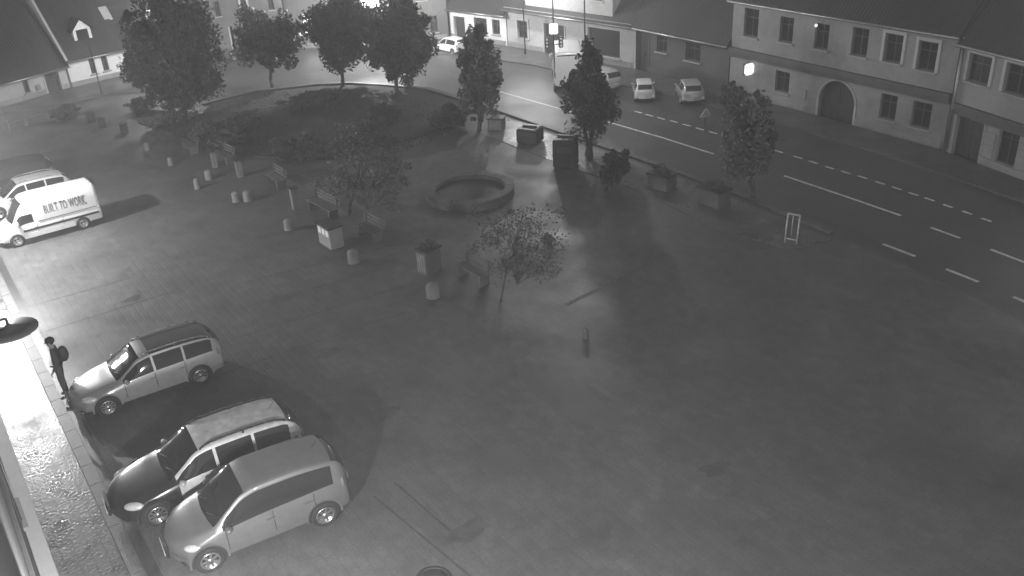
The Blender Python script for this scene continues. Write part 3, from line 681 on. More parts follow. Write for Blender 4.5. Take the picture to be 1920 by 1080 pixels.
hatch = dict(
    st=[(-2.0, .38, .62, .78, .84, .60, .46, .5), (-1.985, .32, .72, .9, .96, .74, .56, .6), (-1.93, .26, .86, 1.12, 1.18, .80, .60, .8), (-1.78, .24, .93, 1.34, 1.40, .83, .60, .86),
        (-1.5, .22, .95, 1.42, 1.48, .845, .60, .88), (-.6, .2, .92, 1.49, 1.55, .85, .60, .88), (0.0, .2, .9, 1.48, 1.545, .85, .60, .88), (.3, .2, .885, 1.42, 1.48, .85, .61, .88),
        (.75, .2, .87, 1.16, 1.23, .85, .68, .88), (1.12, .2, .85, .93, .995, .84, .72, .5), (1.4, .2, .78, .86, .93, .83, .7, .5), (1.72, .22, .66, .75, .8, .80, .64, .5),
        (1.92, .25, .52, .6, .64, .74, .56, .5), (2.0, .32, .44, .48, .5, .62, .45, .5)],
    side=[(-1.62, .95)], ws=(.28, 1.1), rg=(-1.95, -1.66), wx=(-1.22, 1.25), r=.31, spokes=7, head=(1.74, .66, (.2, .12, .09)), tail=(-1.88, .9, (.05, .05, .16)),
    mirror=(.82, .95), doors=[.9, -.2, -1.1], handles=[-.08, -1.0], curve=(.3, .14))
import copy as _cp
estate = _cp.deepcopy(hatch)
estate.update(st=[(-2.3, .38, .6, .76, .8, .64, .48, .5), (-2.285, .3, .72, .86, .9, .76, .6, .6), (-2.24, .26, .86, 1.05, 1.1, .82, .62, .8), (-2.05, .24, .93, 1.26, 1.31, .85, .62, .86),
        (-1.85, .22, .94, 1.36, 1.41, .865, .61, .88), (-.8, .2, .92, 1.42, 1.47, .88, .61, .88), (-.1, .2, .9, 1.41, 1.465, .88, .61, .88), (.2, .2, .885, 1.36, 1.415, .88, .62, .88),
        (.6, .2, .87, 1.12, 1.18, .88, .68, .88), (.98, .2, .85, .92, .975, .875, .74, .5), (1.35, .2, .78, .86, .92, .87, .72, .5), (1.85, .22, .66, .74, .79, .84, .66, .5),
        (2.15, .25, .52, .6, .64, .78, .58, .5), (2.28, .32, .42, .46, .48, .64, .46, .5)],
    side=[(-1.98, -1.12), (-1.05, -.2), (-.13, .82)], ws=(.16, .96), rg=(-2.25, -1.95), wx=(-1.36, 1.34), r=.32, spokes=10, head=(1.98, .64, (.24, .13, .09)), tail=(-2.16, .86, (.06, .05, .13)),
    mirror=(.7, .95), doors=[.8, -.15, -1.08], handles=[-.05, -.98])
van = dict(
    st=[(-2.95, .42, 1.15, 2.3, 2.36, .92, .78, .5), (-2.92, .36, 1.15, 2.46, 2.52, .97, .83, .5), (-2.75, .34, 1.15, 2.54, 2.6, .99, .86, .5), (0.3, .34, 1.15, 2.56, 2.63, 1.0, .87, .42), (1.0, .34, 1.15, 2.5, 2.58, 1.0, .87, .44),
        (1.3, .34, 1.15, 2.3, 2.4, 1.0, .84, .52), (1.65, .34, 1.13, 1.88, 1.98, .99, .84, .7), (2.05, .34, 1.08, 1.3, 1.4, .98, .84, .7), (2.4, .34, .98, 1.14, 1.22, .96, .8, .5), (2.75, .34, .84, .95, 1.02, .91, .72, .5),
        (2.9, .36, .66, .72, .76, .84, .6, .5), (2.95, .4, .56, .6, .62, .72, .5, .5)],
    side=[(.85, 1.9)], ws=(1.22, 2.05), rg=(-2.95, -2.94), wx=(-1.75, 1.95), r=.36, spokes=5, head=(2.7, .88, (.2, .12, .14)), tail=(-2.9, 1.1, (.05, .05, .25)), mirror=(1.85, 1.35), msize=(.12, .16, .2),
    doors=[2.0, .75, -.7], handles=[.85, -.6], curve=(.25, .03), n=70, rplz=.7, grz=.8)
def place(root, loc, rz, s):
    root.location = loc; root.rotation_euler = (0, 0, rz); root.scale = (s, s, s); return root
def by_wheels(pf, pr, spec, y_side=1):
    """near wheels' ground points in the picture -> position, heading, scale. y_side +1: the left flank faces us"""
    a, b = G(*pf), G(*pr); d = a - b; L = d.length; wb = spec['wx'][1] - spec['wx'][0]; s = L / wb; u = d / L
    n = Vector((-u.y, u.x, 0)) * y_side
    w = spec['st'][6][5] * s * .97
    c = (a + b) / 2 - n * w - u * ((spec['wx'][1] + spec['wx'][0]) / 2 * s)
    return c, math.atan2(u.y, u.x), s
# near hatchback
sp = dict(hatch, paint=paint('paint_silver', .17))
v1 = vehicle('hatchback', 'mid grey hatchback with dark continuous side glass, nearest of the parked cars', 'car', sp)
place(v1, *by_wheels((400, 1072), (613, 985), sp))
# estate with dark front panels
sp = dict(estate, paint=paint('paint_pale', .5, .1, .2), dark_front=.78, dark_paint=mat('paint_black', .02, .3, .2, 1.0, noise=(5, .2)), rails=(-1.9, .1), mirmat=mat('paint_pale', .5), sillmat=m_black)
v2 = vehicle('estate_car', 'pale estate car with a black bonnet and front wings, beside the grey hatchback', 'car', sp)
c1, r1, s1 = by_wheels((400, 1072), (613, 985), hatch)
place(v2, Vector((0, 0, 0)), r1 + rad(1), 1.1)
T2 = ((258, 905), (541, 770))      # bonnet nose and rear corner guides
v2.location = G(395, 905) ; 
# silver estate
sp = dict(estate, paint=paint('paint_silver_light', .3), sunroof=(-2.0, -.12), roofmat=mat('roof_dark', .045, .3, .2, .6, noise=(3, .2)), rails=(-1.9, .1), railmat=m_metal)
v3 = vehicle('estate_car', 'silver estate car with a dark roof, a bright glare on its windscreen', 'car', sp)
place(v3, *by_wheels((208, 780), (380, 720), sp))
# van
sp = dict(van, paint=paint('paint_white', .62, .0, .03), sillmat=m_black)
v4 = vehicle('delivery_van', 'tall white panel van with slogan lettering on its side, brightly lit', 'van', sp)
cv, rv, sv = by_wheels((37, 463), (160, 429), sp); place(v4, cv, rv, sv)
rb = MB().box(-2.75, 1.5, .985, 1.02, .78, .9).box(-2.75, 1.5, -1.02, -.985, .78, .9); rb.build('side_moulding', m_black, v4)
rb = MB().box(-1.3, 1.5, .975, 1.03, .38, .66).build('side_skirt', paint('paint_white', .62), v4)
rb = MB().box(-2.75, 0.6, .955, .985, 1.2, 1.23).build('door_rail', m_black, v4)
def text_mesh(name, body, size, m, parent, shear=0.0):
    cu = bpy.data.curves.new(name, 'FONT'); cu.body = body; cu.size = size; cu.extrude = .004; cu.shear = shear; cu.offset = size * .03; cu.space_character = 1.12
    t = bpy.data.objects.new(name, cu); COL.objects.link(t); bpy.context.view_layer.update()
    me = bpy.data.meshes.new_from_object(t.evaluated_get(bpy.context.evaluated_depsgraph_get())); bpy.data.objects.remove(t)
    me.materials.clear(); me.materials.append(m); o = bpy.data.objects.new(name, me); COL.objects.link(o); o.parent = parent; return o
tx = text_mesh('lettering', 'BUILT TO WORK.', .8, mat('lettering_grey', .12, .6, noise=(6, .15)), v4)
wT = max(v.co.x for v in tx.data.vertices) - min(v.co.x for v in tx.data.vertices)
tilt = math.atan2(.95 - .87, 2.55 - 1.15)
tx.matrix_local = Matrix.Translation((.15, .935, 1.5)) @ Matrix.Rotation(PI, 4, 'Z') @ Matrix.Rotation(PI / 2 - tilt * 1.0, 4, 'X') @ Matrix.Diagonal((2.4 / wT, 1, 1, 1))
# two cars behind the van
uv = Vector((math.cos(rv), math.sin(rv), 0)); nv = Vector((-uv.y, uv.x, 0))
sp = dict(estate, paint=paint('paint_pale_grey', .42, .1), rails=(-1.8, .2), railmat=m_metal, spokes=5)
v5 = vehicle('estate_car', 'pale estate car with chunky roof rails parked right behind the white van', 'car', sp)
place(v5, cv - nv * 4.1 + uv * .1, rv, .95)
sp = dict(hatch, paint=mat('paint_black_worn', .006, .6, 0, 0, noise=(5, .2), spec=.15), spokes=5)
v6 = vehicle('hatchback', 'dark hatchback mostly beyond the left picture edge, farthest of the left row', 'car', sp)
place(v6, cv - nv * 6.7 + uv * .1, rv, 1.05)
# cars on the far side of the street
far = _cp.deepcopy(hatch); far['n'] = 40; far['side'] = [(-1.62, -.2), (-.12, .95)]
wh = paint('paint_white', .62)
sp = dict(far, paint=wh)
v7 = vehicle('hatchback', 'bright white hatchback parked side-on before the low white house', 'car', sp)
place(v7, *by_wheels((820, 97), (849, 103), sp))
litb = mat('rear_lamp_bright', .7, .3, noise=(8, .1), coat=1)
sp = dict(far, paint=wh, tailmat=litb, tail=(-1.99, .55, (.05, .11, .08)), rg=(-1.95, -1.62), rplz=.75)
v8 = vehicle('hatchback', 'pale hatchback seen from behind, left one of the two parked at the kerb markings', 'car', sp)
def rear_place(v, px0, px1, hd, spec):
    a, b = G(*px0), G(*px1); mid = (a + b) / 2; w = (a - b).length; s = w / 1.72
    u = Vector((math.cos(hd), math.sin(hd), 0)); place(v, mid + u * 2.0 * s, hd, s)
rear_place(v8, (1190, 193), (1229, 195), rad(85), sp)
sp = dict(sp, paint=paint('paint_grey', .42)); st2 = _cp.deepcopy(hatch['st'])
sp['st'] = [(x, zb, ze, zr * .97, zt * .95, w, wt, g_) for x, zb, ze, zr, zt, w, wt, g_ in st2]
v9 = vehicle('hatchback', 'greyer small car seen from behind, right one of the two beside the dashed line', 'car', sp)
rear_place(v9, (1278, 198), (1323, 200), rad(88), sp)
sp = dict(far, paint=paint('paint_pale_grey', .42, .1))
v10 = vehicle('hatchback', 'pale car half hidden by the twin stemmed tree on the street edge', 'car', sp)
rear_place(v10, (1136, 171), (1174, 176), rad(120), sp); 
sp = dict(van, paint=wh, n=40)
v11 = vehicle('delivery_van', 'plain tall white van standing behind the street tree near the shop', 'van', sp)
rear_place(v11, (1046, 163), (1088, 168), rad(88), sp)
sp = dict(far, paint=mat('paint_black_car', .03))
v12 = vehicle('hatchback', 'dark car standing across the street behind the crowns of the avenue trees', 'car', sp)
place(v12, G(470, 110), rad(175), .8)

# ------------------------------------------------------------ trees and shrubs
def leaf_mesh(rng, c, rx, ry, rz, n, size, clumps, shell=.55, cone=0.0):
    c = np.array(c); 
    u = rng.normal(size=(clumps, 3)); u /= np.linalg.norm(u, axis=1)[:, None]; rr = rng.uniform(shell * .5, 1, clumps) ** .6
    cc = u * rr[:, None]; 
    if cone: cc[:, :2] *= (1 - cone * (cc[:, 2:3] * .5 + .5))
    cs = rng.uniform(.1, .36, clumps); rr = rr * rng.uniform(.78, 1.16, clumps)
    cc = u * rr[:, None]
    if cone: cc[:, :2] *= (1 - cone * (cc[:, 2:3] * .5 + .5))
    idx = rng.integers(0, clumps, n)
    o = rng.normal(size=(n, 3)); o /= np.linalg.norm(o, axis=1)[:, None]; o *= (rng.uniform(0, 1, n) ** .45)[:, None] * cs[idx][:, None] * (1 - cone * .6 * (cc[idx][:, 2:3] * .5 + .5))
    p = (cc[idx] + o) * np.array([rx, ry, rz]) + c
    a = rng.normal(size=(n, 3)); a /= np.linalg.norm(a, axis=1)[:, None]
    b = rng.normal(size=(n, 3)); b -= (b * a).sum(1)[:, None] * a; b /= np.linalg.norm(b, axis=1)[:, None]
    s = size * .68 * rng.uniform(.5, 1.3, n)[:, None]
    V = np.stack([p - a * s, p - b * s * .55, p + a * s, p + b * s * .55], 1).reshape(-1, 3)
    return V, cc * np.array([rx, ry, rz]) * .8 + c
def tree(px, crown, label, n=5000, size=.16, m=0, name='tree', clumps=90, stems=1, trunk_r=.13, cat='tree', group=None, shell=.55, cone=0.0, seed=0, lean=0.0):
    """px: foot of the trunk, crown: x0, y0, x1, y1 in the picture"""
    n = int(n * 1.8); rng = np.random.default_rng(seed + 11); base = G(*px); x0, y0, x1, y1 = crown
    s = ppm(base); root = empty(name, base, 0, label, cat, group)
    zt, zb = zat(base, y0), zat(base, y1); zb = max(.0, zb)
    rz = (zt - zb) / 2; rx = (x1 - x0) / 2 / s; zc = (zt + zb) / 2
    cx = ((x0 + x1) / 2 - proj((base.x, base.y, zc))[0]) / s
    V, cl = leaf_mesh(rng, (cx, 0, zc), rx * .86, rx * .86, rz * .88, n, size, clumps, shell, cone)
    me = bpy.data.meshes.new('crown'); k = len(V) // 4
    me.vertices.add(len(V)); me.vertices.foreach_set('co', V.astype(np.float32).ravel()); me.loops.add(len(V)); me.loops.foreach_set('vertex_index', np.arange(len(V), dtype=np.int32))
    me.polygons.add(k); me.polygons.foreach_set('loop_start', np.arange(0, 4 * k, 4, dtype=np.int32)); me.polygons.foreach_set('loop_total', np.full(k, 4, dtype=np.int32)); me.update()
    me.materials.append(m_leaf[m]); me.materials.append(m_leaf[m if m else 1])
    me.polygons.foreach_set('material_index', (rng.random(k) < .3).astype(np.int32))
    o = bpy.data.objects.new('crown', me); COL.objects.link(o); o.parent = root
    if trunk_r:
        mb = MB()
        for q in range(stems):
            off = (q - (stems - 1) / 2) * .35
            p = Vector((off * .6, 0, -.05)); r = trunk_r; top = Vector((cx * .9 + off * 1.6, 0, zc + rz * .3)); k_ = 7
            for i in range(k_):
                t = (i + 1) / k_; nx = Vector((off * .6, 0, 0)).lerp(top, t) + Vector(rng.normal(0, .035, 3)); nx.z = top.z * t; r2 = trunk_r * (1 - .75 * t)
                mb.bar(p, nx, r, r2); p = nx; r = r2
        for i in rng.choice(len(cl), min(14, len(cl)), replace=False):
            e = Vector(cl[i]); s0 = Vector((cx * .7, 0, max(zb * .9, e.z - abs(e.x) * .8 - .8))); s0.z = max(zb * .8, min(s0.z, zc))
            mb.bar(s0, s0.lerp(e, .55) + Vector(rng.normal(0, .06, 3)), trunk_r * .4, trunk_r * .22); mb.bar(s0.lerp(e, .55), e, trunk_r * .22, .015)
        mb.build('trunk', m_bark, root, fix=False)
    return root
GS = 'trees along the green'
tree((322, 222), (228, -40, 420, 232), 'big dense dark tree nearest the white cottage, its leaves reaching the ground', n=16000, size=.19, clumps=170, m=0, trunk_r=.25, seed=1, cone=.12, shell=.7)
tree((511, 164), (438, 6, 572, 142), 'round crowned street tree on the far lawn edge, leftmost of the row of three', n=9000, size=.19, m=0, clumps=110, group=GS, seed=2)
tree((643, 163), (572, -16, 704, 132), 'round dark street tree standing before the brightly lit street, middle of the row of three', n=11000, size=.19, m=0, clumps=130, group=GS, seed=3)
tree((743, 170), (676, -14, 818, 158), 'broad dark street tree beside the shop sign, rightmost of the row of three', n=12000, size=.19, m=0, clumps=140, group=GS, seed=4)
tree((898, 246), (842, 42, 958, 228), 'slim street tree with loose grey leaves in front of the white house', n=5200, size=.17, m=2, clumps=80, seed=5, cone=.45)
tree((1104, 292), (1030, 60, 1184, 264), 'twin stemmed street tree beside the road with a pointed crown', n=7000, size=.16, m=1, clumps=100, stems=2, trunk_r=.12, seed=6, cone=.8)
tree((1412, 374), (1338, 146, 1482, 346), 'broad dark street tree right of the parked small car', n=4200, size=.14, m=2, clumps=100, seed=7, cone=.3, trunk_r=.1)
tree((655, 402), (572, 208, 806, 392), 'wide young park tree with loose foliage behind the notice box', n=2900, size=.105, m=1, clumps=70, seed=8, trunk_r=.07, cone=.2)
tree((938, 566), (876, 372, 1078, 532), 'young park tree with thin grey foliage right of the round basin', n=1900, size=.085, m=1, clumps=50, seed=9, trunk_r=.045)
tree((1134, 356), (1122, 276, 1184, 352), 'low rounded tree with a leaning stem at the road edge', n=3000, size=.13, m=0, clumps=50, seed=10, trunk_r=.06)
for i, (cx, cy, w, h, lab, nn) in enumerate([
    (430, 272, 150, 56, 'long low dark shrub mass in the middle of the green', 4200), (270, 210, 70, 30, 'small clipped shrub beside the big dense tree', 1500),
    (845, 240, 110, 46, 'dark round shrub on the green near the road', 3000), (560, 300, 130, 44, 'low spreading shrub behind the benches', 2600),
    (120, 222, 62, 26, 'low clipped box hedge before the dark gate', 2500), (1300, 300, 0, 0, '', 0), (720, 232, 90, 34, 'flat shrub under the street tree beside the lit kerb', 1800), (1375, 205, 60, 54, 'dark bush by the wall left of the glowing sign', 2000), (590, 200, 140, 24, 'low ground cover shrub on the top of the green', 2200)]):
    if nn: tree((cx, cy), (cx - w / 2, cy - h, cx + w / 2, cy + 4), lab, n=nn, size=.12, m=0, name='shrub', clumps=40, trunk_r=0, cat='shrub', seed=30 + i)
# grass on the green
rng = np.random.default_rng(5); mb = MB(); lawnpx = [(rng.uniform(270, 850), rng.uniform(168, 295)) for _ in range(5000)]
for x, y in lawnpx:
    if ((x - 560) / 300) ** 2 + ((y - 232) / 62) ** 2 > 1: continue
    p = G(x, y, .05); h = rng.uniform(.05, .12); a = rng.uniform(0, PI); dx, dy = math.cos(a) * .04, math.sin(a) * .04
    mb.add([(p.x - dx, p.y - dy, .05), (p.x + dx, p.y + dy, .05), (p.x + rng.normal(0, .04), p.y + rng.normal(0, .04), .05 + h)], [(0, 1, 2)])
tag(mb.build('grass', m_grass, fix=False), 'short rough grass over the green between the shrubs', 'grass', kind='stuff')

# ------------------------------------------------------------ street furniture
# round basin with a raised stone rim
def basin():
    c = (G(802, 362) + G(965, 362)) / 2; R = (G(802, 365) - G(962, 370)).length / 2; c = G(882, 366)
    root = empty('round_basin', c, 0, 'wide round stone basin with a pale raised rim, dark inside', 'basin')
    rm_ = MB(); nb_ = 22
    for k in range(nb_):
        t0, t1 = 2 * PI * (k + .02) / nb_, 2 * PI * (k + .98) / nb_; h_ = .4 + random.uniform(-.015, .02); pts = []
        for z_, ro, ri in ((0, R, R - .42), (h_ - .03, R, R - .42), (h_, R - .03, R - .39)):
            for i_ in range(4):
                t = t0 + (t1 - t0) * i_ / 3; pts.append((ro * math.cos(t), ro * math.sin(t), z_))
            for i_ in range(3, -1, -1):
                t = t0 + (t1 - t0) * i_ / 3; pts.append((ri * math.cos(t), ri * math.sin(t), z_))
        f_ = [tuple(range(16, 24)), tuple(range(7, -1, -1))] + [(b_ + i_, b_ + (i_ + 1) % 8, b_ + 8 + (i_ + 1) % 8, b_ + 8 + i_) for b_ in (0, 8) for i_ in range(8)]
        rm_.add(pts, f_)
    rm_.lathe([(R - .03, 0), (R - .03, .34), (R - .4, .34), (R - .4, 0)], n=44, smooth=False)
    rm_.build('rim', mat('basin_stone', .11, .7, noise=((1.2, .4), (12, .25)), bump=(18, .5)), root)
    bm_ = MB(); n = 48; bm_.add([((R - .43) * math.cos(2 * PI * k / n), (R - .43) * math.sin(2 * PI * k / n), .2) for k in range(n)], [tuple(range(n))]); bm_.build('water', mat('basin_water', .02, .3, noise=(2, .3)), root)
basin()
def bench(px, L, rz, label):
    p = G(*px); s = L
    root = empty('bench', p, rz, label, 'bench', 'benches along the edge of the green')
    b = MB()
    for k in range(4): b.box(-s / 2, s / 2, -.22 + k * .12, -.12 + k * .12, .42, .46)
    b.build('seat', m_wood, root)
    b = MB()
    for k in range(3): b.box(-s / 2, s / 2, .27 + k * .03, .30 + k * .03, .52 + k * .13, .62 + k * .13)
    b.build('backrest', m_wood, root)
    for x in (-s * .4, s * .4):
        MB().box(x - .04, x + .04, -.2, .24, 0, .415).box(x - .03, x + .03, .22, .27, .3, .9).build('leg', m_dconc, root)
def seg_angle(p, q): a, b = G(*p), G(*q); return math.atan2(b.y - a.y, b.x - a.x), (b - a).length
for p, q, lab in [((864, 512), (912, 538), 'timber bench nearest the round basin, low right of the mesh box'), ((676, 436), (712, 456), 'timber bench right of the lit notice box'),
                  ((582, 388), (630, 412), 'timber bench with bright metal edge, just above the notice box'), ((506, 340), (530, 356), 'timber bench between the litter bins, middle of the row'),
                  ((413, 300), (434, 310), 'small bench by the low dark shrub mass'), ((350, 278), (366, 290), 'farthest small bench, toward the big dense tree')]:
    a, L = seg_angle(p, q); bench(((p[0] + q[0]) / 2, (p[1] + q[1]) / 2), max(L, 1.2), a, lab)
def bollard(px, h, r, label, group='round stone bollards on the plaza', m=m_conc):
    if px[0] > 1000: m = m_dconc
    root = MB().lathe([(r * 1.05, 0), (r * 1.05, .05), (r, .08), (r * .98, h * .7), (r * .85, h * .88), (r * .5, h * .97), (.02, h)], n=24).build('bollard', m, None)
    root.location = G(*px); tag(root, label, 'bollard', group); return root
for px, h, r, lab in [((813, 556), .55, .25, 'round topped stone bollard just right below the mesh sided box'), ((664, 492), .55, .23, 'round topped stone bollard right of the notice box'),
                      ((543, 430), .5, .22, 'round topped stone bollard left of the notice box'), ((444, 378), .5, .19, 'round topped stone bollard, left one of the middle pair'),
                      ((466, 376), .5, .21, 'round topped stone bollard, right one of the middle pair'), ((371, 354), .55, .14, 'small bollard with a bright foot at the outer tip of the row'),
                      ((393, 336), .5, .2, 'stone bollard beside the slim litter bin'), ((321, 310), .45, .15, 'small stone bollard on the dark paving at the far end'),
                      ((277, 282), .45, .15, 'small stone bollard farthest along the dark paving'), ((1098, 634), .36, .1, 'lone pale bollard on the open dark plaza'), ((50, 236), .4, .1, 'tiny pale bollard near the low clipped hedge')]:
    bollard(px, h, r, lab)
def bin_(px, h, w, label, m=m_conc):
    root = empty('litter_bin', G(*px), rad(30), label, 'litter bin', 'square litter bins beside the benches')
    MB().box(-w / 2, w / 2, -w / 2, w / 2, 0, h).build('casing', m, root, bevel=.02)
    MB().box(-w * .55, w * .55, -w * .55, w * .55, h + .003, h + .05).build('lid', m_dmetal, root, bevel=.01)
for px, h, w, lab in [((556, 392), 1.0, .32, 'tall pale litter bin left above the notice box'), ((451, 332), .85, .28, 'tall pale litter bin above the middle pair of bollards'),
                      ((404, 314), .8, .24, 'slim litter bin beside the small far bench'), ((580, 290), 1.3, .3, 'tallest pale pillar bin under the wide park tree'),
                      ((172, 228), .5, .45, 'dark squat bin right of the clipped hedge'), ((192, 238), .5, .4, 'dark squat bin, second from the clipped hedge'), ((234, 248), .5, .4, 'dark squat bin nearest the big dense tree')]:
    bin_(px, h, w, lab, m_conc if px[0] > 240 else m_plast)
# notice box with three white sheets
p0, p1 = G(599, 455), G(622, 470); a = math.atan2(p1.y - p0.y, p1.x - p0.x); L = (p1 - p0).length
nb = empty('notice_box', p0, a, 'grey cabinet with three white notices across its left side', 'cabinet')
h = zat(p0, 418)
MB().box(0, L, 0, L * .55, 0, h).build('casing', m_grey, nb, bevel=.02); MB().box(-.05, L + .05, -.05, L * .55 + .05, h + .003, h + .06).build('lid', m_dmetal, nb)
for k in range(3): MB().box(L * (.1 + .3 * k), L * (.31 + .3 * k), -.012, -.003, h * .6, h * .9).build('notice', mat('notice_paper', .75, .6, noise=(4, .05)), nb)
# mesh sided planter box and others
def planter(p0, p1, ytop, label, m, face=None, dep=.8, plants=400, seed=1):
    P, Q = G(*p0), G(*p1); a = math.atan2(Q.y - P.y, Q.x - P.x); L = (Q - P).length; h = zat(P, ytop)
    root = empty('planter', P, a, label, 'planter', 'raised square planters on the plaza')
    MB().box(0, L, 0, L * dep, 0, h).build('box', m, root, bevel=.02)
    MB().box(-.04, L + .04, -.04, L * dep + .04, h + .002, h + .07).build('rim', m_dmetal, root)
    if face: MB().box(.06, L - .06, -.02, -.003, h * .12, h * .92).build('side_panel', face, root)
    if plants:
        V, _c = leaf_mesh(np.random.default_rng(seed), (L / 2, L * dep / 2, h + .16), L * .52, L * dep * .5, .26, plants, .06, 24)
        me = bpy.data.meshes.new('plants'); me.from_pydata([tuple(v) for v in V], [], [tuple(range(4 * i, 4 * i + 4)) for i in range(len(V) // 4)]); me.materials.append(m_leaf[1])
        o = bpy.data.objects.new('plants', me); COL.objects.link(o); o.parent = root
    return root
mesh_face = mat('wire_mesh_panel', .3, .5, .5, noise=(9, .25), brick=(.12, .12, .5, .02))
planter((783, 513), (803, 520), 470, 'square planter box with a pale mesh front, centre of the plaza', m_dconc, mesh_face, 1.4, 500, 1)
planter((915, 246), (943, 247), 224, 'small planter with a pale panel near the slim tree', m_dconc, mesh_face, .7, 260, 2)
planter((1213, 352), (1250, 362), 326, 'flower planter at the road edge right of the leaning tree', m_dconc, None, .7, 700, 3)
planter((1306, 380), (1346, 394), 352, 'flower planter at the road edge nearest the right hand tree', m_dconc, None, .7, 700, 4)
# dark round-shouldered waste containers
def container(p0, p1, ytop, label):
    P, Q = G(*p0), G(*p1); a = math.atan2(Q.y - P.y, Q.x - P.x); L = (Q - P).length; h = zat(P, ytop)
    root = empty('waste_container', P, a, label, 'container', 'dark waste containers by the road')
    r = L * .14; pr = [(0, .08)]
    for k in range(7): t = PI - PI / 2 * k / 6; pr.append((r + r * math.cos(t), h - r + r * math.sin(t)))
    for k in range(7): t = PI / 2 - PI / 2 * k / 6; pr.append((L - r + r * math.cos(t), h - r + r * math.sin(t)))
    pr.append((L, .08)); n = len(pr); D = L * .8
    mb = MB().add([(x, 0, z) for x, z in pr] + [(x, D, z) for x, z in pr], [tuple(range(n - 1, -1, -1)), tuple(range(n, 2 * n))] + [(i, (i + 1) % n, n + (i + 1) % n, n + i) for i in range(n)])
    mb.build('body', m_plast, root)
    l = MB(); 
    for k in range(9): l.ell((L * (.2 + .075 * k), D * .5, h + .02), (.07, .1, .08 * (.6 + random.random() * .7)), 8, 5)
    l.build('lid_handle', m_dmetal, root)
    MB().box(L * .15, L * .85, -.02, -.003, h * .55, h * .75).build('panel', mat('container_panel', .07, .5, noise=(4, .2)), root)
    for x in (.1, L - .1): MB().lathe([(.09, -.04), (.09, .04)], (x, .12, .09), 14, 'y').build('wheel', m_tyre, root)
container((969, 270), (1006, 274), 241, 'smaller dark waste container, left one by the wet road')
container((1037, 316), (1078, 318), 262, 'large dark waste container left of the twin stemmed tree')
# metal frame stand
P, Q = G(1471, 456), G(1493, 460); a = math.atan2(Q.y - P.y, Q.x - P.x); L = (Q - P).length; h = zat(P, 402)
fs = empty('sign_stand', P, a, 'pale narrow metal frame stand alone on the dark plaza near the road', 'sign stand')
MB().bar((0, 0, 0), (0, .1, h), .035).bar((L, 0, 0), (L, .1, h), .035).bar((0, .1, h), (L, .1, h), .04).bar((0, .03, .2), (L, .03, .2), .03).build('frame', mat('frame_pale', .5, .4, .2, noise=(5, .2)), fs)
MB().bar((0, .4, 0), (0, .1, h), .02).bar((L, .4, 0), (L, .1, h), .02).build('rear_leg', m_metal, fs)
MB().bar((L * .45, .08, h * .3), (L * .45, .1, h), .02).build('centre_bar', mat('frame_pale', .5), fs)
# triangular sign by the right parked car
p = G(1322, 236); h = zat(p, 204)
ts = empty('warning_sign', p, rad(10), 'small triangular warning sign on a thin post beside the dashed line', 'sign')
MB().bar((0, 0, 0), (0, 0, h), .03).build('post', m_dmetal, ts)
tr = MB(); s = .3
T = [(-s, 0, h - 1.0 * s - .1), (s, 0, h - s - .1), (0, 0, h + .02)]
for i in range(3): tr.bar((T[i][0], -.05, T[i][2]), (T[(i + 1) % 3][0], -.05, T[(i + 1) % 3][2]), .045)
tr.build('triangle_border', mat('frame_pale2', .3, .5), ts)
MB().add([(-s, -.04, h - s - .1), (s, -.04, h - s - .1), (0, -.04, h + .02), (-s, -.03, h - s - .1), (s, -.03, h - s - .1), (0, -.03, h + .02)], [(0, 1, 2), (3, 5, 4), (0, 3, 4, 1), (1, 4, 5, 2), (2, 5, 3, 0)]).build('plate', m_grey, ts)

# ------------------------------------------------------------ lamps
def glow(parent, loc, watts, r=.2, spot=None, name='lamp_light'):
    d = bpy.data.lights.new(name, 'SPOT' if spot else 'POINT'); d.energy = watts; d.shadow_soft_size = r
    if spot: d.spot_size = rad(spot); d.spot_blend = .5
    o = bpy.data.objects.new(name, d); COL.objects.link(o); o.parent = parent; o.location = loc; return o
def mast(px, h, label, watts, out=.8, ang=0.0, r=.07, top=True, cut=None, group='street lamps'):
    p = G(*px); root = empty('street_lamp', p, ang, label, 'street lamp', group)
    MB().bar((0, 0, 0), (0, 0, 1.0), r * 1.5, r * 1.3).bar((0, 0, 1.0), (0, 0, h), r, r * .7).bar((0, 0, h), (out, 0, h + .15), r * .6, r * .5).build('pole', m_dmetal, root)
    hd = MB().ell((out + .25, 0, h + .15), (.38, .15, .08)).build('lamp_head', m_metal, root)
    MB().ell((out + .27, 0, h + .09), (.28, .11, .05)).build('lamp_glass', m_lampglass, hd)
    if watts: glow(root, (out + .27, 0, h - .08), watts, .15)
    return root
POW = dict(L0=1500, L1=0, L2=2500, L3=850, L4=3200, L5=900, L6=160, LX=450, LN=2100, L7=650)
# disc shaded lamps on brackets of the near house
def disc_lamp(c, label, watts, R=.62, bulb=.13):
    a, b = ab(Vector((c.x, c.y, 0)))
    root = empty('wall_lantern', c, A1, label, 'street lamp', 'disc shaded lamps on the near house')
    MB().lathe([(R, -.03), (R, 0), (R * .6, .035), (.1, .08), (.03, .16)], n=40).build('shade', mat('shade_enamel', .12, .5, noise=(3, .15)), root)
    MB().bar((0, b + .5, .3), (0, 0, .3), .03).bar((0, 0, .3), (0, 0, .15), .03).build('bracket', m_dmetal, root)
    MB().ell((0, 0, -bulb * .8), (bulb, bulb, bulb * .85)).build('bulb', m_lampglass if watts else mat('bulb_unlit', .3, .3, noise=(5, .1)), root)
    if watts: glow(root, (0, 0, -bulb * 1.75 - .05), watts, .12)
hl = 5.0
c1_ = G(18, 618, hl); disc_lamp(c1_, 'dark disc shaded street lamp over the bright wet pavement at left', POW['L1'])
a1, b1 = ab(Vector((c1_.x, c1_.y, 0)))
print('disc lamp a,b', a1, b1)
f2 = G(-34, 492); f2.z = 5.5
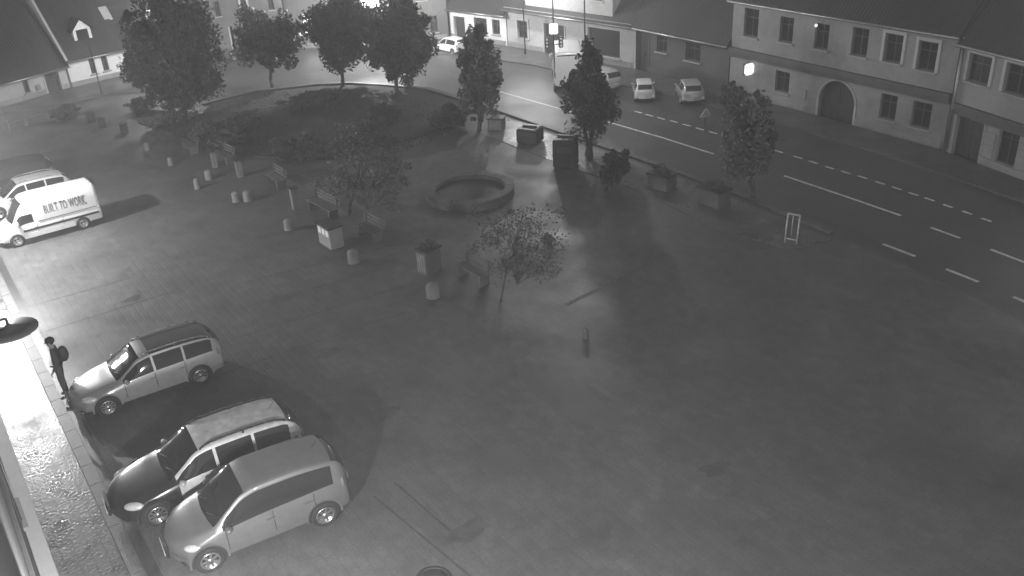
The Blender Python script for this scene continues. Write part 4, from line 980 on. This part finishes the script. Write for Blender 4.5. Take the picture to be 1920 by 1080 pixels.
disc_lamp(f2, 'disc shaded lamp by the white van, beyond the left picture edge', POW['L2'])
disc_lamp(S(3.0, 3.4, 9.0), 'disc shaded lamp on a long arm nearest the lens, below the picture edge', POW['L0'], .5)
disc_lamp(S(34.2, -.02, 4.15), 'added unseen lamp with an oversized bulb that puts the glare on the silver estate windscreen', POW['LX'], .42, bulb=.42)  # lamp added out of view, its large bulb mirrored in the windscreen
disc_lamp(S(10.3, .05, 5.0), 'bracket lamp before the nearest parked cars, below the picture edge', POW['LN'], .3, bulb=.14)
mast((300, 172), 5.2, 'tall street lamp hidden behind the big dense tree', POW['L3'], .5, 0)
mast((700, 118), 5.6, 'street lamp behind the dark avenue trees over the bright street', POW['L4'], .6, rad(-90))
mast((1041, 172), 7.6, 'thin tall mast with a white box sign and signals, left of the white van', POW['L7'], 4.6, rad(-80), r=.05)
mast((1098, 168), 9.5, 'thin tall mast rising behind the twin stemmed tree', 0, .6, rad(-60), r=.05)
mast((985, 104), 6.2, 'street lamp on the pavement before the shop house', POW['L5'], .5, rad(-90), r=.045)
mast((2060, 360), 8.0, 'street lamp beyond the right picture edge', POW['L6'], .8, rad(180))
def pole(px, h, r, label, m):
    o = MB().lathe([(r * 2, 0), (r * 2, .04), (r, .1), (r, h), (r * 1.4, h + .01), (r * .3, h + .05)], n=10).build('pole', m); o.location = G(*px); tag(o, label, 'pole')
pole((192, 180), zat(G(192, 180), 88), .035, 'thin dark pole before the two windows of the white cottage', m_dmetal)
pole((20, 248), zat(G(20, 248), 198), .03, 'short pale thin post before the grey cottage', m_metal)
# box sign and signals on the mast
p = G(1041, 172); s = ppm(p)
zb, zt = zat(p, 63), zat(p, 43)
bs = empty('box_sign', p + Vector((0, -.12, zb)), 0, 'white box sign mounted on the thin mast before the shop door', 'sign')
MB().box(-.26, .26, -.14, .06, 0, zt - zb).build('housing', mat('sign_white_lit', .7, .5, emit=.35), bs, bevel=.05)
MB().box(-.05, .05, .06, .12, .1, .5).build('bracket', m_dmetal, bs)
zs_ = zat(p, 92)
sgn_ = empty('traffic_signal', p + Vector((0, -.1, zs_)), 0, 'pair of small signal boxes below the white box sign on the mast', 'traffic signal')
for x in (-.42, .42): MB().box(x - .13, x + .13, -.12, .1, 0.1, .75).build('signal_head', m_dmetal, sgn_, bevel=.03)
for x in (-.42, .42):
    for z in (.22, .42, .62): MB().ell((x, -.14, z), (.075, .05, .075)).build('signal_lens', mat('signal_lens', .5, .3, noise=(4, .1)), sgn_)
MB().bar((-.42, 0, .3), (.42, 0, .3), .03).build('bracket', m_dmetal, sgn_)

# ------------------------------------------------------------ person standing on the kerb
def person(px, H, face, label):
    root = empty('person', G(*px, .1), face, label, 'person')
    k = H / 1.78
    J = {'pel': (0, 0, .95, .15, .12), 'wst': (.01, 0, 1.1, .135, .11), 'chs': (.01, 0, 1.32, .17, .13), 'nck': (0, 0, 1.5, .06, .06), 'hdb': (.02, 0, 1.57, .065, .07), 'hd': (.03, 0, 1.66, .085, .1), 'hdt': (.02, 0, 1.74, .06, .075)}
    for s, n in ((1, 'l'), (-1, 'r')):
        J['hp' + n] = (0, .1 * s, .88, .1, .1); J['kn' + n] = (.02, .11 * s, .5, .065, .065); J['an' + n] = (-.01, .12 * s, .1, .045, .045); J['ft' + n] = (.16, .135 * s, .05, .045, .035)
        J['sh' + n] = (0, .19 * s, 1.42, .07, .07); J['el' + n] = (-.03, .25 * s, 1.14, .05, .05); J['wr' + n] = (.1, .22 * s, .92, .032, .032)
    E = [('pel', 'wst'), ('wst', 'chs'), ('chs', 'nck'), ('nck', 'hdb'), ('hdb', 'hd'), ('hd', 'hdt')]
    for n in 'lr': E += [('pel', 'hp' + n), ('hp' + n, 'kn' + n), ('kn' + n, 'an' + n), ('an' + n, 'ft' + n), ('chs', 'sh' + n), ('sh' + n, 'el' + n), ('el' + n, 'wr' + n)]
    names = list(J); s_ = {'l': 1, 'r': -1}
    for n in 'lr':
        w = J['wr' + n]
        J['pa' + n] = (w[0] + .04, w[1], w[2] - .05, .03, .02); names.append('pa' + n); E.append(('wr' + n, 'pa' + n))
        for f, (dy, l) in enumerate(((-.024, .06), (-.008, .07), (.008, .066), (.024, .055))):
            a, b = 'f%d%sa' % (f, n), 'f%d%sb' % (f, n)
            J[a] = (w[0] + .06, w[1] + dy, w[2] - .085, .01, .01); J[b] = (w[0] + .055, w[1] + dy, w[2] - .09 - l * .8, .008, .008); names += [a, b]; E += [('pa' + n, a), (a, b)]
        J['th' + n] = (w[0] + .085, w[1] - .02 * s_[n], w[2] - .07, .011, .011); names.append('th' + n); E.append(('pa' + n, 'th' + n))
    me = bpy.data.meshes.new('body'); me.from_pydata([tuple(c * k for c in J[n][:3]) for n in names], [(names.index(a), names.index(b)) for a, b in E], [])
    o = bpy.data.objects.new('body', me); COL.objects.link(o)
    md = o.modifiers.new('s', 'SKIN'); me.skin_vertices
    sv = me.skin_vertices[0].data if me.skin_vertices else None
    if sv is None:
        bmx = bmesh.new(); bmx.from_mesh(me); bmx.verts.layers.skin.verify(); bmx.to_mesh(me); bmx.free(); sv = me.skin_vertices[0].data
    for i, n in enumerate(names): sv[i].radius = (J[n][3] * k, J[n][4] * k); sv[i].use_root = (n == 'pel')
    ss = o.modifiers.new('u', 'SUBSURF'); ss.levels = 2; ss.render_levels = 2
    bpy.context.view_layer.update()
    m2 = bpy.data.meshes.new_from_object(o.evaluated_get(bpy.context.evaluated_depsgraph_get())); bpy.data.objects.remove(o)
    m2.materials.clear(); m2.materials.append(m_cloth); m2.materials.append(m_skin)
    for p in m2.polygons:
        c = p.center; p.use_smooth = True
        if c.z > 1.5 * k or (c.z < .93 * k and abs(c.y) > .17 * k and c.z > .6 * k and c.x > .05): p.material_index = 1
    b = bpy.data.objects.new('body', m2); COL.objects.link(b); b.parent = root
    MB().ell((.0, 0, 1.69 * k), (.115 * k, .098 * k, .11 * k), 16, 10).build('hair', m_hair, root)
    fc = MB().ell((.125 * k, 0, 1.64 * k), (.022, .016, .03), 8, 6).build('nose', m_skin, root)
    for s in (1, -1):
        MB().ell((.108 * k, .035 * s, 1.675 * k), (.012, .014, .009), 8, 6).build('eye', m_black, root)
        MB().ell((.02 * k, .095 * s, 1.65 * k), (.025, .015, .035), 8, 6).build('ear', m_skin, root)
    MB().ell((-.2 * k, 0, 1.26 * k), (.15, .17, .26), 14, 10).build('backpack', mat('backpack_cloth', .05, .8, noise=(10, .2)), root)
    MB().box(-.16, .19, -.185, .185, 1.02 * k, 1.06 * k).build('belt', m_black, root)
    return root
hp = zat(G(126, 742), 620); print('person h', hp)
person((128, 744), min(hp, 2.1), rad(200), 'dark clothed person with a backpack standing on the kerb before the silver estate car')
# manhole and drain
mh = empty('manhole_cover', G(812, 1088) + Vector((0, 0, .012)), 0, 'round iron manhole cover at the bottom edge of the plaza', 'manhole cover')
MB().lathe([(.42, 0), (.42, .012), (.34, .013), (.34, .002)], n=40).build('ring', m_dmetal, mh)
MB().lathe([(.33, 0), (.33, .008)], n=40).build('lid', mat('iron_lid', .09, .5, .4, noise=(12, .3), brick=(.08, .08, .5)), mh)

# ------------------------------------------------------------ added volume, a pale veil standing in for glare in the lens
hz = bpy.data.materials.new('veil_haze'); hz.use_nodes = True; hn = hz.node_tree; hn.nodes.clear()
pv = hn.nodes.new('ShaderNodeVolumePrincipled'); ho = hn.nodes.new('ShaderNodeOutputMaterial')
pv.inputs['Color'].default_value = (.95, .95, .95, 1); pv.inputs['Density'].default_value = .0042
pv.inputs['Anisotropy'].default_value = 0.2
hn.links.new(pv.outputs[0], ho.inputs['Volume'])
hb = MB().box(-110, 110, -40, 150, -1.2, 32).build('veil_haze', hz); hb['kind'] = 'stuff'; hb.display_type = 'WIRE'
